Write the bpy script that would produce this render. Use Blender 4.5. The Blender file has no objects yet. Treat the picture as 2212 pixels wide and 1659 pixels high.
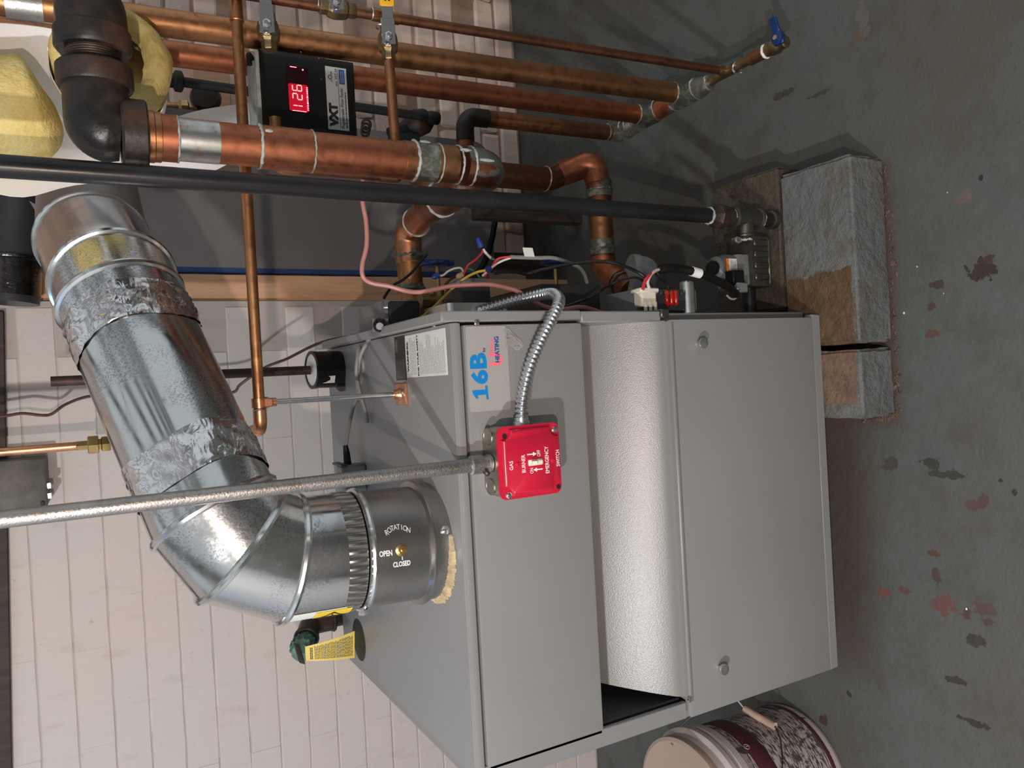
import bpy, bmesh, math, random
from mathutils import Vector, Matrix
random.seed(7)
R = math.radians
S = bpy.context.scene
COL = S.collection

# ------------------------------------------------------------------ camera
YAW, PIT, ROL, FPX, CAMH = -.0092, .5010, -.0604, 1656.8, 1.242
_right = Vector((math.cos(YAW), -math.sin(YAW), 0))
_fwd = Vector((math.sin(YAW)*math.cos(PIT), math.cos(YAW)*math.cos(PIT), -math.sin(PIT)))
_up = _right.cross(_fwd)
RIGHT = math.cos(ROL)*_right + math.sin(ROL)*_up
UPV = -math.sin(ROL)*_right + math.cos(ROL)*_up
CAM = Vector((0, 0, CAMH))
cd = bpy.data.cameras.new('camera'); cam = bpy.data.objects.new('camera', cd); COL.objects.link(cam)
cd.sensor_fit = 'HORIZONTAL'; cd.sensor_width = 36; cd.lens = FPX/2212*36
cd.clip_start = .02
m = Matrix.Identity(4)
for i in range(3):
    m[i][0] = -UPV[i]; m[i][1] = RIGHT[i]; m[i][2] = -_fwd[i]; m[i][3] = CAM[i]
cam.matrix_world = m            # the phone was held on its side, so the room lies on its side too
S.camera = cam

# ------------------------------------------------------------------ light and exposure
S.view_settings.view_transform = 'Standard'; S.view_settings.look = 'None'
S.view_settings.exposure = .42; S.view_settings.gamma = 1
S.view_settings.use_curve_mapping = False
W = bpy.data.worlds.new('world'); S.world = W; W.use_nodes = True
W.node_tree.nodes['Background'].inputs[0].default_value = (.90, .96, 1, 1)
W.node_tree.nodes['Background'].inputs[1].default_value = .44
def lamp(name, loc, power, col, rad):
    l = bpy.data.lights.new(name, 'POINT'); l.energy = power; l.color = col; l.shadow_soft_size = rad
    o = bpy.data.objects.new(name, l); COL.objects.link(o); o.location = loc
lamp('ceiling_bulb', (-1.05, -.50, 1.90), 70, (1, .985, .965), .032)
lamp('work_lamp', (-.28, -.22, 1.36), 26, (1, .82, .70), .012)
lamp('blue_fill', (-1.9, 1.2, 2.2), 9, (.30, .55, 1), .12)  # added weak blue fill lamp, no window stands there
CZ = 2.6

# ------------------------------------------------------------------ helpers
def ray(px, py):
    return RIGHT*(829.5-py) + UPV*(1106-px) + _fwd*FPX
def at(px, py, Y):               # point at depth Y
    d = ray(px, py); return CAM + d*(Y/d.y)
def atz(px, py, z):              # point at height z
    d = ray(px, py); return CAM + d*((z-CAMH)/d.z)
V3 = Vector
UP = V3((0, 0, 1)); XA = V3((1, 0, 0)); YA = V3((0, 1, 0))

def frame(n, ref=None):
    n = V3(n).normalized()
    r = V3(ref) if ref else (UP if abs(n.z) < .9 else XA)
    x = r.cross(n).normalized(); return x, n.cross(x), n

class B:
    def __init__(s): s.v = []; s.f = []
    def add(s, vs, fs):
        o = len(s.v); s.v += [tuple(p) for p in vs]; s.f += [tuple(i+o for i in f) for f in fs]; return s
    def bm(s, b):
        b.verts.index_update()
        s.add([v.co.copy() for v in b.verts], [[v.index for v in f.verts] for f in b.faces]); b.free(); return s
    def box(s, lo, hi, bev=0, seg=1, rot=None, piv=None):
        lo = V3(lo); hi = V3(hi); c = (lo+hi)/2; d = hi-lo
        b = bmesh.new(); bmesh.ops.create_cube(b, size=1)
        for v in b.verts: v.co = V3((v.co.x*d.x, v.co.y*d.y, v.co.z*d.z))
        if bev: bmesh.ops.bevel(b, geom=list(b.edges), offset=bev, segments=seg, profile=.6, affect='EDGES')
        for v in b.verts:
            p = v.co
            v.co = (rot @ p if rot else p) + c
        return s.bm(b)
    def obox(s, o, x, y, z, bev=0, seg=1):     # box from corner o along three edge vectors
        o = V3(o); x = V3(x); y = V3(y); z = V3(z)
        b = bmesh.new(); bmesh.ops.create_cube(b, size=1)
        d = (x.length, y.length, z.length)
        for v in b.verts: v.co = V3((v.co.x*d[0], v.co.y*d[1], v.co.z*d[2]))
        if bev: bmesh.ops.bevel(b, geom=list(b.edges), offset=bev, segments=seg, profile=.6, affect='EDGES')
        c = o+(x+y+z)/2; xn, yn, zn = x.normalized(), y.normalized(), z.normalized()
        for v in b.verts:
            p = v.co.copy(); v.co = c + xn*p.x + yn*p.y + zn*p.z
        return s.bm(b)
    def tube(s, path, r, n=16, cap=True):
        P = [V3(p) for p in path]; m = len(P)
        rs = r if isinstance(r, (list, tuple)) else [r]*m
        T = [(P[i+1]-P[i]).normalized() for i in range(m-1)]
        x, y, _ = frame(T[0]); vs = []; fs = []
        for i in range(m):
            if 0 < i:
                t0 = T[i-1]
            else: t0 = T[0]
            if 0 < i < m-1:
                t1 = T[i]; bt = (t0+t1)
                bt = bt.normalized() if bt.length > 1e-6 else t0
                k = max(.3, bt.dot(t0))
                for j in range(n):
                    a = 2*math.pi*j/n; q = (x*math.cos(a)+y*math.sin(a))*rs[i]
                    q = q - t0*(q.dot(bt)/k)            # slide along the run into the mitre plane
                    vs.append(P[i]+q)
                ax = t0.cross(t1)
                if ax.length > 1e-7:
                    rot = Matrix.Rotation(t0.angle(t1), 3, ax.normalized()); x = rot@x; y = rot@y
            else:
                for j in range(n):
                    a = 2*math.pi*j/n; vs.append(P[i]+(x*math.cos(a)+y*math.sin(a))*rs[i])
        for i in range(m-1):
            for j in range(n):
                k = (j+1) % n; fs.append((i*n+j, i*n+k, (i+1)*n+k, (i+1)*n+j))
        if cap: fs.append(tuple(range(n-1, -1, -1))); fs.append(tuple((m-1)*n+j for j in range(n)))
        return s.add(vs, fs)
    def lathe(s, o, axis, prof, n=24, ref=None, cap=True):   # prof: (radius, height)
        o = V3(o); x, y, z = frame(axis, ref); vs = []; fs = []; m = len(prof)
        for r, h in prof:
            for j in range(n):
                a = 2*math.pi*j/n; vs.append(o+z*h+(x*math.cos(a)+y*math.sin(a))*r)
        for i in range(m-1):
            for j in range(n):
                k = (j+1) % n; fs.append((i*n+j, i*n+k, (i+1)*n+k, (i+1)*n+j))
        if cap: fs.append(tuple(range(n-1, -1, -1))); fs.append(tuple((m-1)*n+j for j in range(n)))
        return s.add(vs, fs)
    def torus(s, c, nrm, Rr, r, n=32, k=8, wob=0):
        c = V3(c); x, y, z = frame(nrm); vs = []; fs = []
        for i in range(n):
            a = 2*math.pi*i/n; d = x*math.cos(a)+y*math.sin(a)
            rr = r*(1+wob*random.uniform(-1, 1)); dz = wob*r*random.uniform(-1, 1)
            for j in range(k):
                b = 2*math.pi*j/k; vs.append(c+d*(Rr+rr*math.cos(b))+z*(rr*math.sin(b)+dz))
        for i in range(n):
            for j in range(k):
                fs.append((i*k+j, ((i+1) % n)*k+j, ((i+1) % n)*k+(j+1) % k, i*k+(j+1) % k))
        return s.add(vs, fs)
    def prism(s, poly, o, x, y, z):            # polygon in x,y extruded along vector z
        o = V3(o); x = V3(x); y = V3(y); z = V3(z); n = len(poly)
        vs = [o+x*a+y*b for a, b in poly]+[o+x*a+y*b+z for a, b in poly]
        fs = [tuple(range(n-1, -1, -1)), tuple(range(n, 2*n))]+[(i, (i+1) % n, n+(i+1) % n, n+i) for i in range(n)]
        return s.add(vs, fs)
    def sheet(s, prof, x0, x1, th):            # curved sheet: (y, z) profile swept along X, with thickness
        n = len(prof); nr = []
        for i in range(n):
            a = V3(prof[max(0, i-1)]); b = V3(prof[min(n-1, i+1)]); t = (b-a).normalized(); nr.append((-t.y, t.x))
        vs = []
        for xx in (x0, x1):
            for (a, b) in prof: vs.append((xx, a, b))
            for (a, b), q in zip(prof, nr): vs.append((xx, a+q[0]*th, b+q[1]*th))
        fs = []
        for i in range(n-1):
            fs.append((i, i+1, 2*n+i+1, 2*n+i)); fs.append((n+i+1, n+i, 3*n+i, 3*n+i+1))
            fs.append((i+1, i, n+i, n+i+1)); fs.append((2*n+i, 2*n+i+1, 3*n+i+1, 3*n+i))
        fs.append((0, 2*n, 3*n, n)); fs.append((n-1, 2*n-1, 4*n-1, 3*n-1))
        return s.add(vs, fs)
    def sphere(s, c, r, sc=(1, 1, 1), u=16, v=10):
        b = bmesh.new(); bmesh.ops.create_uvsphere(b, u_segments=u, v_segments=v, radius=r)
        c = V3(c)
        for q in b.verts: q.co = V3((q.co.x*sc[0], q.co.y*sc[1], q.co.z*sc[2]))+c
        return s.bm(b)
    def text(s, st, o, x, y, size, off=0, align='CENTER', dep=.0004, sx=1, wrap=None, shear=0):
        cu = bpy.data.curves.new('t', 'FONT'); cu.body = st; cu.size = size; cu.offset = off
        cu.align_x = align; cu.align_y = 'CENTER'; cu.resolution_u = 3; cu.shear = shear
        ob = bpy.data.objects.new('t', cu); me = ob.to_mesh()
        o = V3(o); x = V3(x).normalized(); y = V3(y).normalized(); z = x.cross(y)
        vs = []
        for q in me.vertices:
            vs.append(wrap(q.co.x*sx, q.co.y) if wrap else o+x*(q.co.x*sx)+y*q.co.y+z*dep)
        s.add(vs, [tuple(p.vertices) for p in me.polygons]); ob.to_mesh_clear()
        bpy.data.objects.remove(ob); bpy.data.curves.remove(cu); return s
    def quad(s, o, x, y): o = V3(o); x = V3(x); y = V3(y); return s.add([o, o+x, o+x+y, o+y], [(0, 1, 2, 3)])
    def greek(s, o, x, y, w, h, rows, dens=.85, dep=.0003, thick=.45, ragged=.15):   # small print too fine to read
        o = V3(o); x = V3(x).normalized(); y = V3(y).normalized(); z = x.cross(y); lh = h/rows
        for i in range(rows):
            p = 0; end = w*(1-random.uniform(0, ragged))
            while p < end:
                L = min(random.uniform(.03, .11)*w, end-p)
                s.quad(o+x*p+y*(h-(i+.75)*lh)+z*dep, x*L*dens, y*lh*thick); p += L
        return s
    def build(s, name, mat, parent=None, angle=38, smooth=True):
        me = bpy.data.meshes.new(name)
        vs = [V3(p) for p in s.v]
        if parent is not None: org = WORLD[parent.name]
        else:
            lo = [min(p[i] for p in vs) for i in range(3)]; hi = [max(p[i] for p in vs) for i in range(3)]
            org = V3(((lo[0]+hi[0])/2, (lo[1]+hi[1])/2, lo[2]))
        me.from_pydata([p-org for p in vs], [], s.f); me.update()
        if smooth:
            me.polygons.foreach_set('use_smooth', [True]*len(me.polygons))
            me.set_sharp_from_angle(angle=R(angle))
        ob = bpy.data.objects.new(name, me); COL.objects.link(ob)
        ms = mat if isinstance(mat, (list, tuple)) else [mat]
        for k in ms: me.materials.append(k)
        if parent is not None: ob.parent = parent
        else: ob.location = org
        WORLD[ob.name] = org
        return ob
WORLD = {}
def thing(name, loc, label, cat, group=None):
    o = bpy.data.objects.new(name, None); COL.objects.link(o); o.location = loc; o.empty_display_size = .05
    WORLD[o.name] = V3(loc); return tag(o, label, cat, group)
def tag(o, label, cat, group=None):
    o['label'] = label; o['category'] = cat
    if group: o['group'] = group
    return o
def struct(o): o['kind'] = 'structure'; return o
def fillet(P, r, n=6):
    P = [V3(p) for p in P]; out = [P[0]]
    rs = r if isinstance(r, (list, tuple)) else [r]*len(P)
    for i in range(1, len(P)-1):
        a = (P[i-1]-P[i]); b = (P[i+1]-P[i]); ang = a.angle(b)
        d = min(rs[i]/math.tan(ang/2), a.length*.49, b.length*.49); rr = d*math.tan(ang/2)
        if ang > R(178): out.append(P[i]); continue
        a.normalize(); b.normalize(); c = P[i]+(a+b).normalized()*(rr/math.sin(ang/2))
        p0 = P[i]+a*d-c; p1 = P[i]+b*d-c; tot = p0.angle(p1); ax = p0.cross(p1).normalized()
        for k in range(n+1): out.append(c+Matrix.Rotation(tot*k/n, 3, ax)@p0)
    out.append(P[-1]); return out
def spline(P, n=8):
    P = [V3(p) for p in P]; Q = [P[0]*2-P[1]]+P+[P[-1]*2-P[-2]]; out = []
    for i in range(1, len(Q)-2):
        for k in range(n):
            t = k/n; a, b, c, d = Q[i-1], Q[i], Q[i+1], Q[i+2]
            out.append(.5*((2*b)+(c-a)*t+(2*a-5*b+4*c-d)*t*t+(3*b-a-3*c+d)*t**3))
    out.append(P[-1]); return out

# ------------------------------------------------------------------ materials
class N:
    def __init__(s, name):
        s.m = bpy.data.materials.new(name); s.m.use_nodes = True; s.t = s.m.node_tree
        s.bs = s.t.nodes['Principled BSDF']; s.tc = None
    def n(s, typ, **kw):
        k = s.t.nodes.new(typ)
        for a, b in kw.items(): setattr(k, a, b)
        return k
    def l(s, a, b): s.t.links.new(a, b)
    def co(s):
        if not s.tc: s.tc = s.n('ShaderNodeTexCoord')
        return s.tc.outputs['Object']
    def pos(s): return s.n('ShaderNodeNewGeometry').outputs['Position']
    def noise(s, sc, det=4, rough=.55, stretch=None, vec=None, dist=0):
        k = s.n('ShaderNodeTexNoise'); k.inputs['Scale'].default_value = sc; k.inputs['Detail'].default_value = det
        k.inputs['Roughness'].default_value = rough; k.inputs['Distortion'].default_value = dist
        v = vec or s.co()
        if stretch:
            mp = s.n('ShaderNodeMapping'); mp.inputs['Scale'].default_value = stretch; s.l(v, mp.inputs[0]); v = mp.outputs[0]
        s.l(v, k.inputs['Vector']); return k.outputs[0]
    def ramp(s, fac, stops):
        k = s.n('ShaderNodeValToRGB'); e = k.color_ramp.elements
        while len(e) < len(stops): e.new(.5)
        for q, (p, c) in zip(e, stops):
            q.position = p; q.color = (c if len(c) == 4 else (*c, 1)) if hasattr(c, '__len__') else (c, c, c, 1)
        s.l(fac, k.inputs[0]); return k.outputs[0]
    def mix(s, fac, a, b):
        k = s.n('ShaderNodeMix', data_type='RGBA')
        for v, i in ((fac, 0), (a, 6), (b, 7)):
            if hasattr(v, 'links') or hasattr(v, 'is_linked'): s.l(v, k.inputs[i])
            elif i == 0: k.inputs[0].default_value = v
            else: k.inputs[i].default_value = (*v, 1)
        return k.outputs[2]
    def math(s, op, a, b=None, c=None):
        k = s.n('ShaderNodeMath', operation=op)
        for i, v in enumerate((a, b, c)):
            if v is None: continue
            if isinstance(v, (int, float)): k.inputs[i].default_value = v
            else: s.l(v, k.inputs[i])
        return k.outputs[0]
    def bump(s, h, st=.2, d=.002):
        k = s.n('ShaderNodeBump'); k.inputs['Strength'].default_value = st; k.inputs['Distance'].default_value = d
        s.l(h, k.inputs['Height']); s.l(k.outputs[0], s.bs.inputs['Normal']); return s
    def set(s, col=None, rough=None, metal=None, spec=None, **kw):
        for v, k in ((col, 'Base Color'), (rough, 'Roughness'), (metal, 'Metallic'), (spec, 'Specular IOR Level')):
            if v is None: continue
            if hasattr(v, 'is_linked'): s.l(v, s.bs.inputs[k])
            elif k == 'Base Color': s.bs.inputs[k].default_value = (*v, 1)
            else: s.bs.inputs[k].default_value = v
        for k, v in kw.items(): s.bs.inputs[k.replace('_', ' ')].default_value = v
        return s
M = {}
def plain(name, col, rough=.5, metal=0, var=.12, sc=30, bump=.05, spec=None):
    q = N(name); f = q.noise(sc, 4)
    c = q.ramp(f, [(.3, tuple(x*(1-var) for x in col)), (.7, tuple(min(1, x*(1+var)) for x in col))])
    q.set(c, rough, metal, spec)
    if bump: q.bump(q.noise(sc*6, 2), bump, .001)
    M[name] = q.m; return q.m

def copper(name, c1, c2, c3, rough=.36):
    q = N(name); f = q.noise(9, 5, .6, (1, 1, .35)); g = q.noise(45, 4, .6)
    c = q.ramp(f, [(.28, c1), (.5, c2), (.72, c3)])
    c = q.mix(q.ramp(g, [(.52, 0), (.72, .6)]), c, tuple(x*.42 for x in c2))
    k = q.noise(16, 5, .7, (1, 1, .6), dist=.8); c = q.mix(q.ramp(k, [(.60, 0), (.72, .5)]), c, tuple(min(1, x*1.7+.03) for x in c2)); c = q.mix(q.ramp(k, [(.30, .6), (.42, 0)]), c, tuple(x*.35 for x in c1))
    q.set(c, q.ramp(g, [(.3, rough-.08), (.7, rough+.18)]), 1); q.bump(g, .06, .0008); M[name] = q.m
copper('copper', (.34, .155, .075), (.50, .24, .115), (.52, .28, .13))
copper('copper_bright', (.66, .31, .17), (.80, .41, .24), (.72, .36, .20), .28)
copper('copper_red', (.34, .12, .070), (.48, .18, .095), (.54, .25, .12), .42)
copper('copper_dark', (.17, .08, .05), (.29, .13, .075), (.36, .18, .10), .42)
plain('solder', (.62, .64, .63), .38, 1, .15, 60, .2)
plain('flux_white', (.37, .40, .375), .55, 0, .35, 45, .3)
q = N('solder_patina'); f = q.noise(35, 5, .65)
q.set(q.ramp(f, [(.35, (.27, .27, .23)), (.5, (.15, .165, .125)), (.68, (.52, .52, .47))]), .45, .7); q.bump(f, .4, .002); M['solder_patina'] = q.m
q = N('tinned'); f = q.noise(22, 5, .65)
q.set(q.ramp(f, [(.36, (.44, .17, .09)), (.42, (.46, .46, .44)), (.7, (.74, .76, .74))]), q.ramp(f, [(.4, .38), (.6, .28)]), 1); q.bump(q.noise(80, 3), .1, .001); M['tinned'] = q.m
q = N('tinned_bend'); f = q.noise(20, 5, .65, (1, 1, .6))
q.set(q.ramp(f, [(.52, (.44, .17, .09)), (.56, (.44, .46, .44)), (.75, (.66, .69, .67))]), q.ramp(f, [(.5, .38), (.6, .34)]), 1); q.bump(q.noise(80, 3), .1, .001); M['tinned_bend'] = q.m
q = N('black_pipe'); f = q.noise(14, 5, .6, (1, 1, .4))
q.set(q.ramp(f, [(.3, (.008, .008, .009)), (.6, (.018, .018, .02)), (.8, (.05, .035, .025))]), q.ramp(f, [(.3, .26), (.8, .42)]), 0, .35); q.bump(q.noise(90, 3), .12, .001); M['black_pipe'] = q.m
q = N('cast_iron'); f = q.noise(13, 5, .6); g = q.noise(160, 3)
q.set(q.ramp(f, [(.40, (.012, .012, .013)), (.55, (.028, .022, .018)), (.68, (.085, .038, .022))]), q.ramp(f, [(.4, .32), (.65, .6)]), .1, .4); q.bump(g, .3, .0014); M['cast_iron'] = q.m
plain('rusty_iron', (.06, .04, .03), .55, .6, .35, 40, .2)
plain('malleable', (.10, .095, .08), .42, .8, .3, 40, .25)
q = N('galvanised'); v = q.n('ShaderNodeTexVoronoi'); v.inputs['Scale'].default_value = 330; q.l(q.co(), v.inputs['Vector'])
f = q.noise(9, 5, .65); g = q.noise(240, 2)
msk = q.ramp(f, [(.46, 0), (.56, 1)])
sp = q.ramp(v.outputs['Distance'], [(.1, (.36, .38, .40)), (.6, (.72, .74, .75))])
q.set(q.mix(msk, (.68, .70, .70), sp), q.ramp(f, [(.4, .13), (.6, .27)]), 1)
bb = q.math('MULTIPLY', g, msk); q.bump(bb, .16, .0012); M['galvanised'] = q.m
plain('galv_smooth', (.40, .39, .375), .3, 1, .1, 14, .03)
plain('galv_dull', (.33, .33, .33), .42, 1, .12, 12, .05)
plain('galv_bead', (.72, .75, .75), .2, 1, .08, 40, .03)
q = N('emt'); f = q.noise(420, 2); g = q.noise(25, 4, .6)
q.set(q.ramp(g, [(.3, (.36, .34, .33)), (.7, (.52, .50, .48))]), q.ramp(f, [(.3, .34), (.7, .5)]), 1); q.bump(f, .38, .0012); M['emt'] = q.m
plain('zinc', (.66, .68, .69), .24, 1, .12, 60, .08)
plain('box_steel', (.42, .40, .34), .38, 1, .25, 28, .12)
plain('chrome', (.78, .79, .80), .14, 1, .05, 40, 0)
q = N('foil_tape'); f = q.noise(60, 4, .6); g = q.noise(26, 3, .5, (1, 1, 2.2), dist=1.2)
q.set(q.ramp(f, [(.3, (.78, .78, .78)), (.7, (.94, .94, .95))]), .20, 1); q.bump(g, .5, .006); M['foil_tape'] = q.m
q = N('boiler_grey'); f = q.noise(5, 3); g = q.noise(420, 2)
q.set(q.ramp(f, [(.3, (.238, .240, .242)), (.7, (.256, .258, .260))]), .38, 0, .5); q.bump(g, .10, .0008); M['boiler_grey'] = q.m
q = N('boiler_texture'); g = q.noise(520, 2)
q.set((.248, .249, .248), .33, 0, .8); q.bump(g, .34, .0011); M['boiler_texture'] = q.m
plain('inner_dark', (.035, .04, .05), .6, 0, .1, 10, 0)
plain('case_grey', (.17, .185, .19), .42, 0, .06, 14, .05)
plain('dark_case', (.030, .032, .034), .4, 0, .1, 20, .05)
plain('tan_card', (.10, .09, .065), .6, 0, .2, 25, .1)
plain('sticker_grey', (.36, .345, .34), .5, 0, .03, 10, 0)
plain('paper_white', (.72, .73, .70), .55, 0, .03, 40, .03)
plain('paper_jacket', (.90, .90, .91), .6, 0, .03, 9, .05)
plain('black_label', (.030, .024, .022), .5, 0, .3, 30, 0)
plain('print_black', (.012, .012, .012), .6, 0, 0, 10, 0)
plain('print_pale', (.35, .34, .33), .6, 0, 0, 10, 0)
plain('print_white', (.85, .85, .85), .5, 0, 0, 10, 0)
plain('print_blue', (.0, .22, .60), .5, 0, 0, 10, 0)
plain('print_deepblue', (.01, .07, .30), .5, 0, 0, 10, 0)
plain('print_pink', (.95, .17, .22), .5, 0, 0, 10, 0)
plain('tape_clear', (.45, .43, .40), .12, 0, .15, 60, .5)
M['tape_clear'].node_tree.nodes['Principled BSDF'].inputs['Alpha'].default_value = .45
plain('red_enamel', (.56, .012, .045), .22, 0, .03, 8, .03, .55)
plain('ivory', (.75, .72, .62), .35, 0, .03, 30, 0)
plain('black_gloss', (.006, .006, .006), .22, 0, .1, 20, .02)
plain('black_plastic', (.007, .007, .007), .45, 0, .15, 40, .05, .22)
plain('dark_glass', (.02, .001, .004), .08, 0, 0, 10, 0)
plain('brass', (.52, .37, .16), .32, 1, .25, 40, .15)
plain('brass_dull', (.30, .22, .12), .42, 1, .35, 40, .25)
plain('blue_handle', (.006, .030, .15), .38, 0, .15, 40, .1)
plain('yellow_grip', (.85, .45, .015), .4, 0, .06, 40, .05)
plain('yellow_tag', (.80, .62, .16), .55, 0, .06, 30, .05)
plain('yellow_sign', (.85, .60, .02), .45, 0, .04, 30, 0)
q = N('verdigris'); f = q.noise(60, 5, .65)
q.set(q.ramp(f, [(.35, (.05, .11, .09)), (.6, (.12, .24, .19)), (.75, (.22, .36, .28))]), .6, .2); q.bump(f, .4, .002); M['verdigris'] = q.m
q = N('fibreglass'); f = q.noise(16, 6, .7); g = q.noise(120, 4, .7)
q.set(q.ramp(f, [(.3, (.66, .47, .14)), (.55, (.82, .66, .27)), (.75, (.86, .76, .44))]), .9, 0, .1); q.bump(g, .6, .006); M['fibreglass'] = q.m
q = N('tank_steel'); f = q.noise(4, 4, .5)
q.set(q.ramp(f, [(.3, (.135, .125, .122)), (.7, (.18, .168, .162))]), .48, 0, .4); q.bump(q.noise(200, 2), .05, .001); M['tank_steel'] = q.m
plain('blue_sheen', (.02, .05, .16), .35, 0, .2, 10, .03)
q = N('wood'); f = q.noise(9, 5, .6, (8, 8, .7)); q.set(q.ramp(f, [(.3, (.62, .33, .18)), (.7, (.82, .50, .31))]), .7); q.bump(f, .15, .002); M['wood'] = q.m
q = N('dark_wood'); f = q.noise(9, 5, .6, (8, 8, .7)); q.set(q.ramp(f, [(.3, (.035, .025, .02)), (.7, (.07, .05, .04))]), .75); q.bump(f, .2, .002); M['dark_wood'] = q.m
def wallpaint(name, a, b, dirt):
    q = N(name); p = q.pos(); f = q.noise(3.2, 5, .6, vec=p); g = q.noise(46, 5, .7, vec=p); h = q.noise(13, 4, .6, (2.5, 1, .7), vec=p)
    c = q.mix(q.ramp(f, [(.35, 0), (.65, 1)]), a, b)
    c = q.mix(q.ramp(h, [(.58, 0), (.78, .35)]), c, dirt)
    c = q.mix(q.ramp(g, [(.66, 0), (.76, .6)]), c, tuple(x*.6 for x in dirt))
    q.set(c, .62, 0, .3); q.bump(q.noise(60, 5, .65, vec=p), .22, .004); M[name] = q.m
wallpaint('wall_paint', (.64, .555, .51), (.60, .57, .54), (.42, .33, .28))
wallpaint('wall_paint_rough', (.82, .60, .48), (.80, .66, .57), (.22, .10, .065))
wallpaint('mortar', (.52, .44, .40), (.46, .41, .37), (.25, .18, .15))
wallpaint('mortar_rough', (.46, .32, .25), (.38, .25, .18), (.10, .05, .04))
wallpaint('brick_end', (.42, .25, .15), (.36, .27, .17), (.10, .07, .06))
wallpaint('room_paint', (.74, .74, .74), (.70, .70, .70), (.5, .48, .46))
wallpaint('front_paint', (.30, .29, .28), (.26, .25, .25), (.2, .18, .17))

# painted concrete floor with chips and stains that have a place of their own
PATCH = [ # px, py, radius m, stretch (x, y), colour
 (2118, 584, .020, (1, .8), (.055, .030, .022)), (2138, 558, .010, (1, 1), (.075, .038, .028)), (2084, 426, .013, (1, 1), (.16, .105, .075)),
 (1862, 40, .027, (.7, 1.8), (.13, .12, .10)), (1850, 82, .012, (1, 1), (.15, .075, .05)), (2012, 662, .009, (1, 1), (.10, .045, .03)), (2015, 720, .011, (1.4, .8), (.13, .055, .035)),
 (2097, 1090, .012, (1, .8), (.135, .055, .04)), (2122, 1084, .011, (.8, 1), (.12, .052, .038)), (2017, 1195, .008, (1, .6), (.13, .045, .03)), (1909, 1279, .011, (1, .8), (.19, .045, .03)),
 (2038, 1305, .020, (1, .8), (.17, .052, .034)), (1952, 1274, .011, (1.4, .7), (.14, .055, .04)), (2022, 1245, .013, (1, 1), (.09, .05, .038)), (2089, 1328, .009, (.8, 1), (.10, .05, .036)),
 (2128, 1318, .013, (1, .6), (.12, .055, .04)), (2136, 1342, .009, (1, .8), (.10, .05, .038)), (1925, 1002, .014, (1, .7), (.07, .06, .05)), (2012, 1000, .012, (1, .6), (.05, .05, .042)),
 (2050, 1025, .016, (2, .4), (.05, .05, .042)), (2162, 1038, .006, (1, 1), (.04, .04, .034)), (2192, 1064, .006, (1, 1), (.04, .04, .034)), (2022, 618, .010, (1, .7), (.07, .045, .038)),
 (2118, 384, .006, (.8, 1.3), (.03, .03, .028)), (1660, 1010, .0, (1, 1), (.1, .1, .1)), (2105, 1562, .014, (2.2, .5), (.045, .038, .032)), (2065, 1470, .012, (1.6, .5), (.05, .042, .035)), (2108, 1385, .012, (1, .6), (.06, .045, .036)),
 (1780, 1555, .012, (1, 1), (.07, .04, .032)), (1835, 1500, .007, (1, 1), (.05, .035, .03)), (1985, 300, .0, (1, 1), (.05, .05, .05)), (1690, 205, .016, (2, .5), (.06, .055, .05)), (1765, 205, .012, (2.2, .4), (.06, .055, .05))]
q = N('floor_paint'); p = q.pos()
big = q.noise(2.2, 4, .6, vec=p); med = q.noise(11, 5, .65, vec=p); fine = q.noise(60, 5, .7, vec=p)
c = q.ramp(big, [(.3, (.098, .092, .078)), (.55, (.100, .110, .102)), (.75, (.092, .110, .107))])
c = q.mix(q.ramp(med, [(.48, 0), (.72, .7)]), c, (.075, .066, .052))
mid = q.noise(5, 5, .7, vec=p, dist=1.0); c = q.mix(q.ramp(mid, [(.52, 0), (.72, .65)]), c, (.088, .112, .112)); c = q.mix(q.ramp(mid, [(.30, .6), (.46, 0)]), c, (.092, .082, .066))
c = q.mix(q.ramp(fine, [(.66, 0), (.72, .75)]), c, (.050, .046, .040)); c = q.mix(q.ramp(q.noise(95, 3, .6, vec=p), [(.74, 0), (.78, .5)]), c, (.20, .19, .17))
# rust and painted contact shade under the boiler, rust-brown dirt along the blocks
sep = q.n('ShaderNodeSeparateXYZ'); q.l(p, sep.inputs[0])
def band(x0, x1, y0, y1, soft):
    a = q.math('SUBTRACT', sep.outputs[0], (x0+x1)/2); a = q.math('SUBTRACT', q.math('ABSOLUTE', a), (x1-x0)/2)
    b = q.math('SUBTRACT', sep.outputs[1], (y0+y1)/2); b = q.math('SUBTRACT', q.math('ABSOLUTE', b), (y1-y0)/2)
    d = q.math('MAXIMUM', a, b); d = q.math('ADD', d, q.math('MULTIPLY', q.math('SUBTRACT', med, .5), soft*1.6))
    mr = q.n('ShaderNodeMapRange'); mr.inputs[1].default_value = soft*.6; mr.inputs[2].default_value = -soft*.6; q.l(d, mr.inputs[0])
    return mr.outputs[0]
c = q.mix(q.math('MULTIPLY', band(-.60, .06, .93, 1.7, .06), .8), c, (.070, .050, .040))
c = q.mix(q.math('MULTIPLY', band(-.125, .34, .853, 1.0, .022), .8), c, (.085, .055, .042))
wob = q.noise(62, 5, .65, vec=p)
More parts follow.
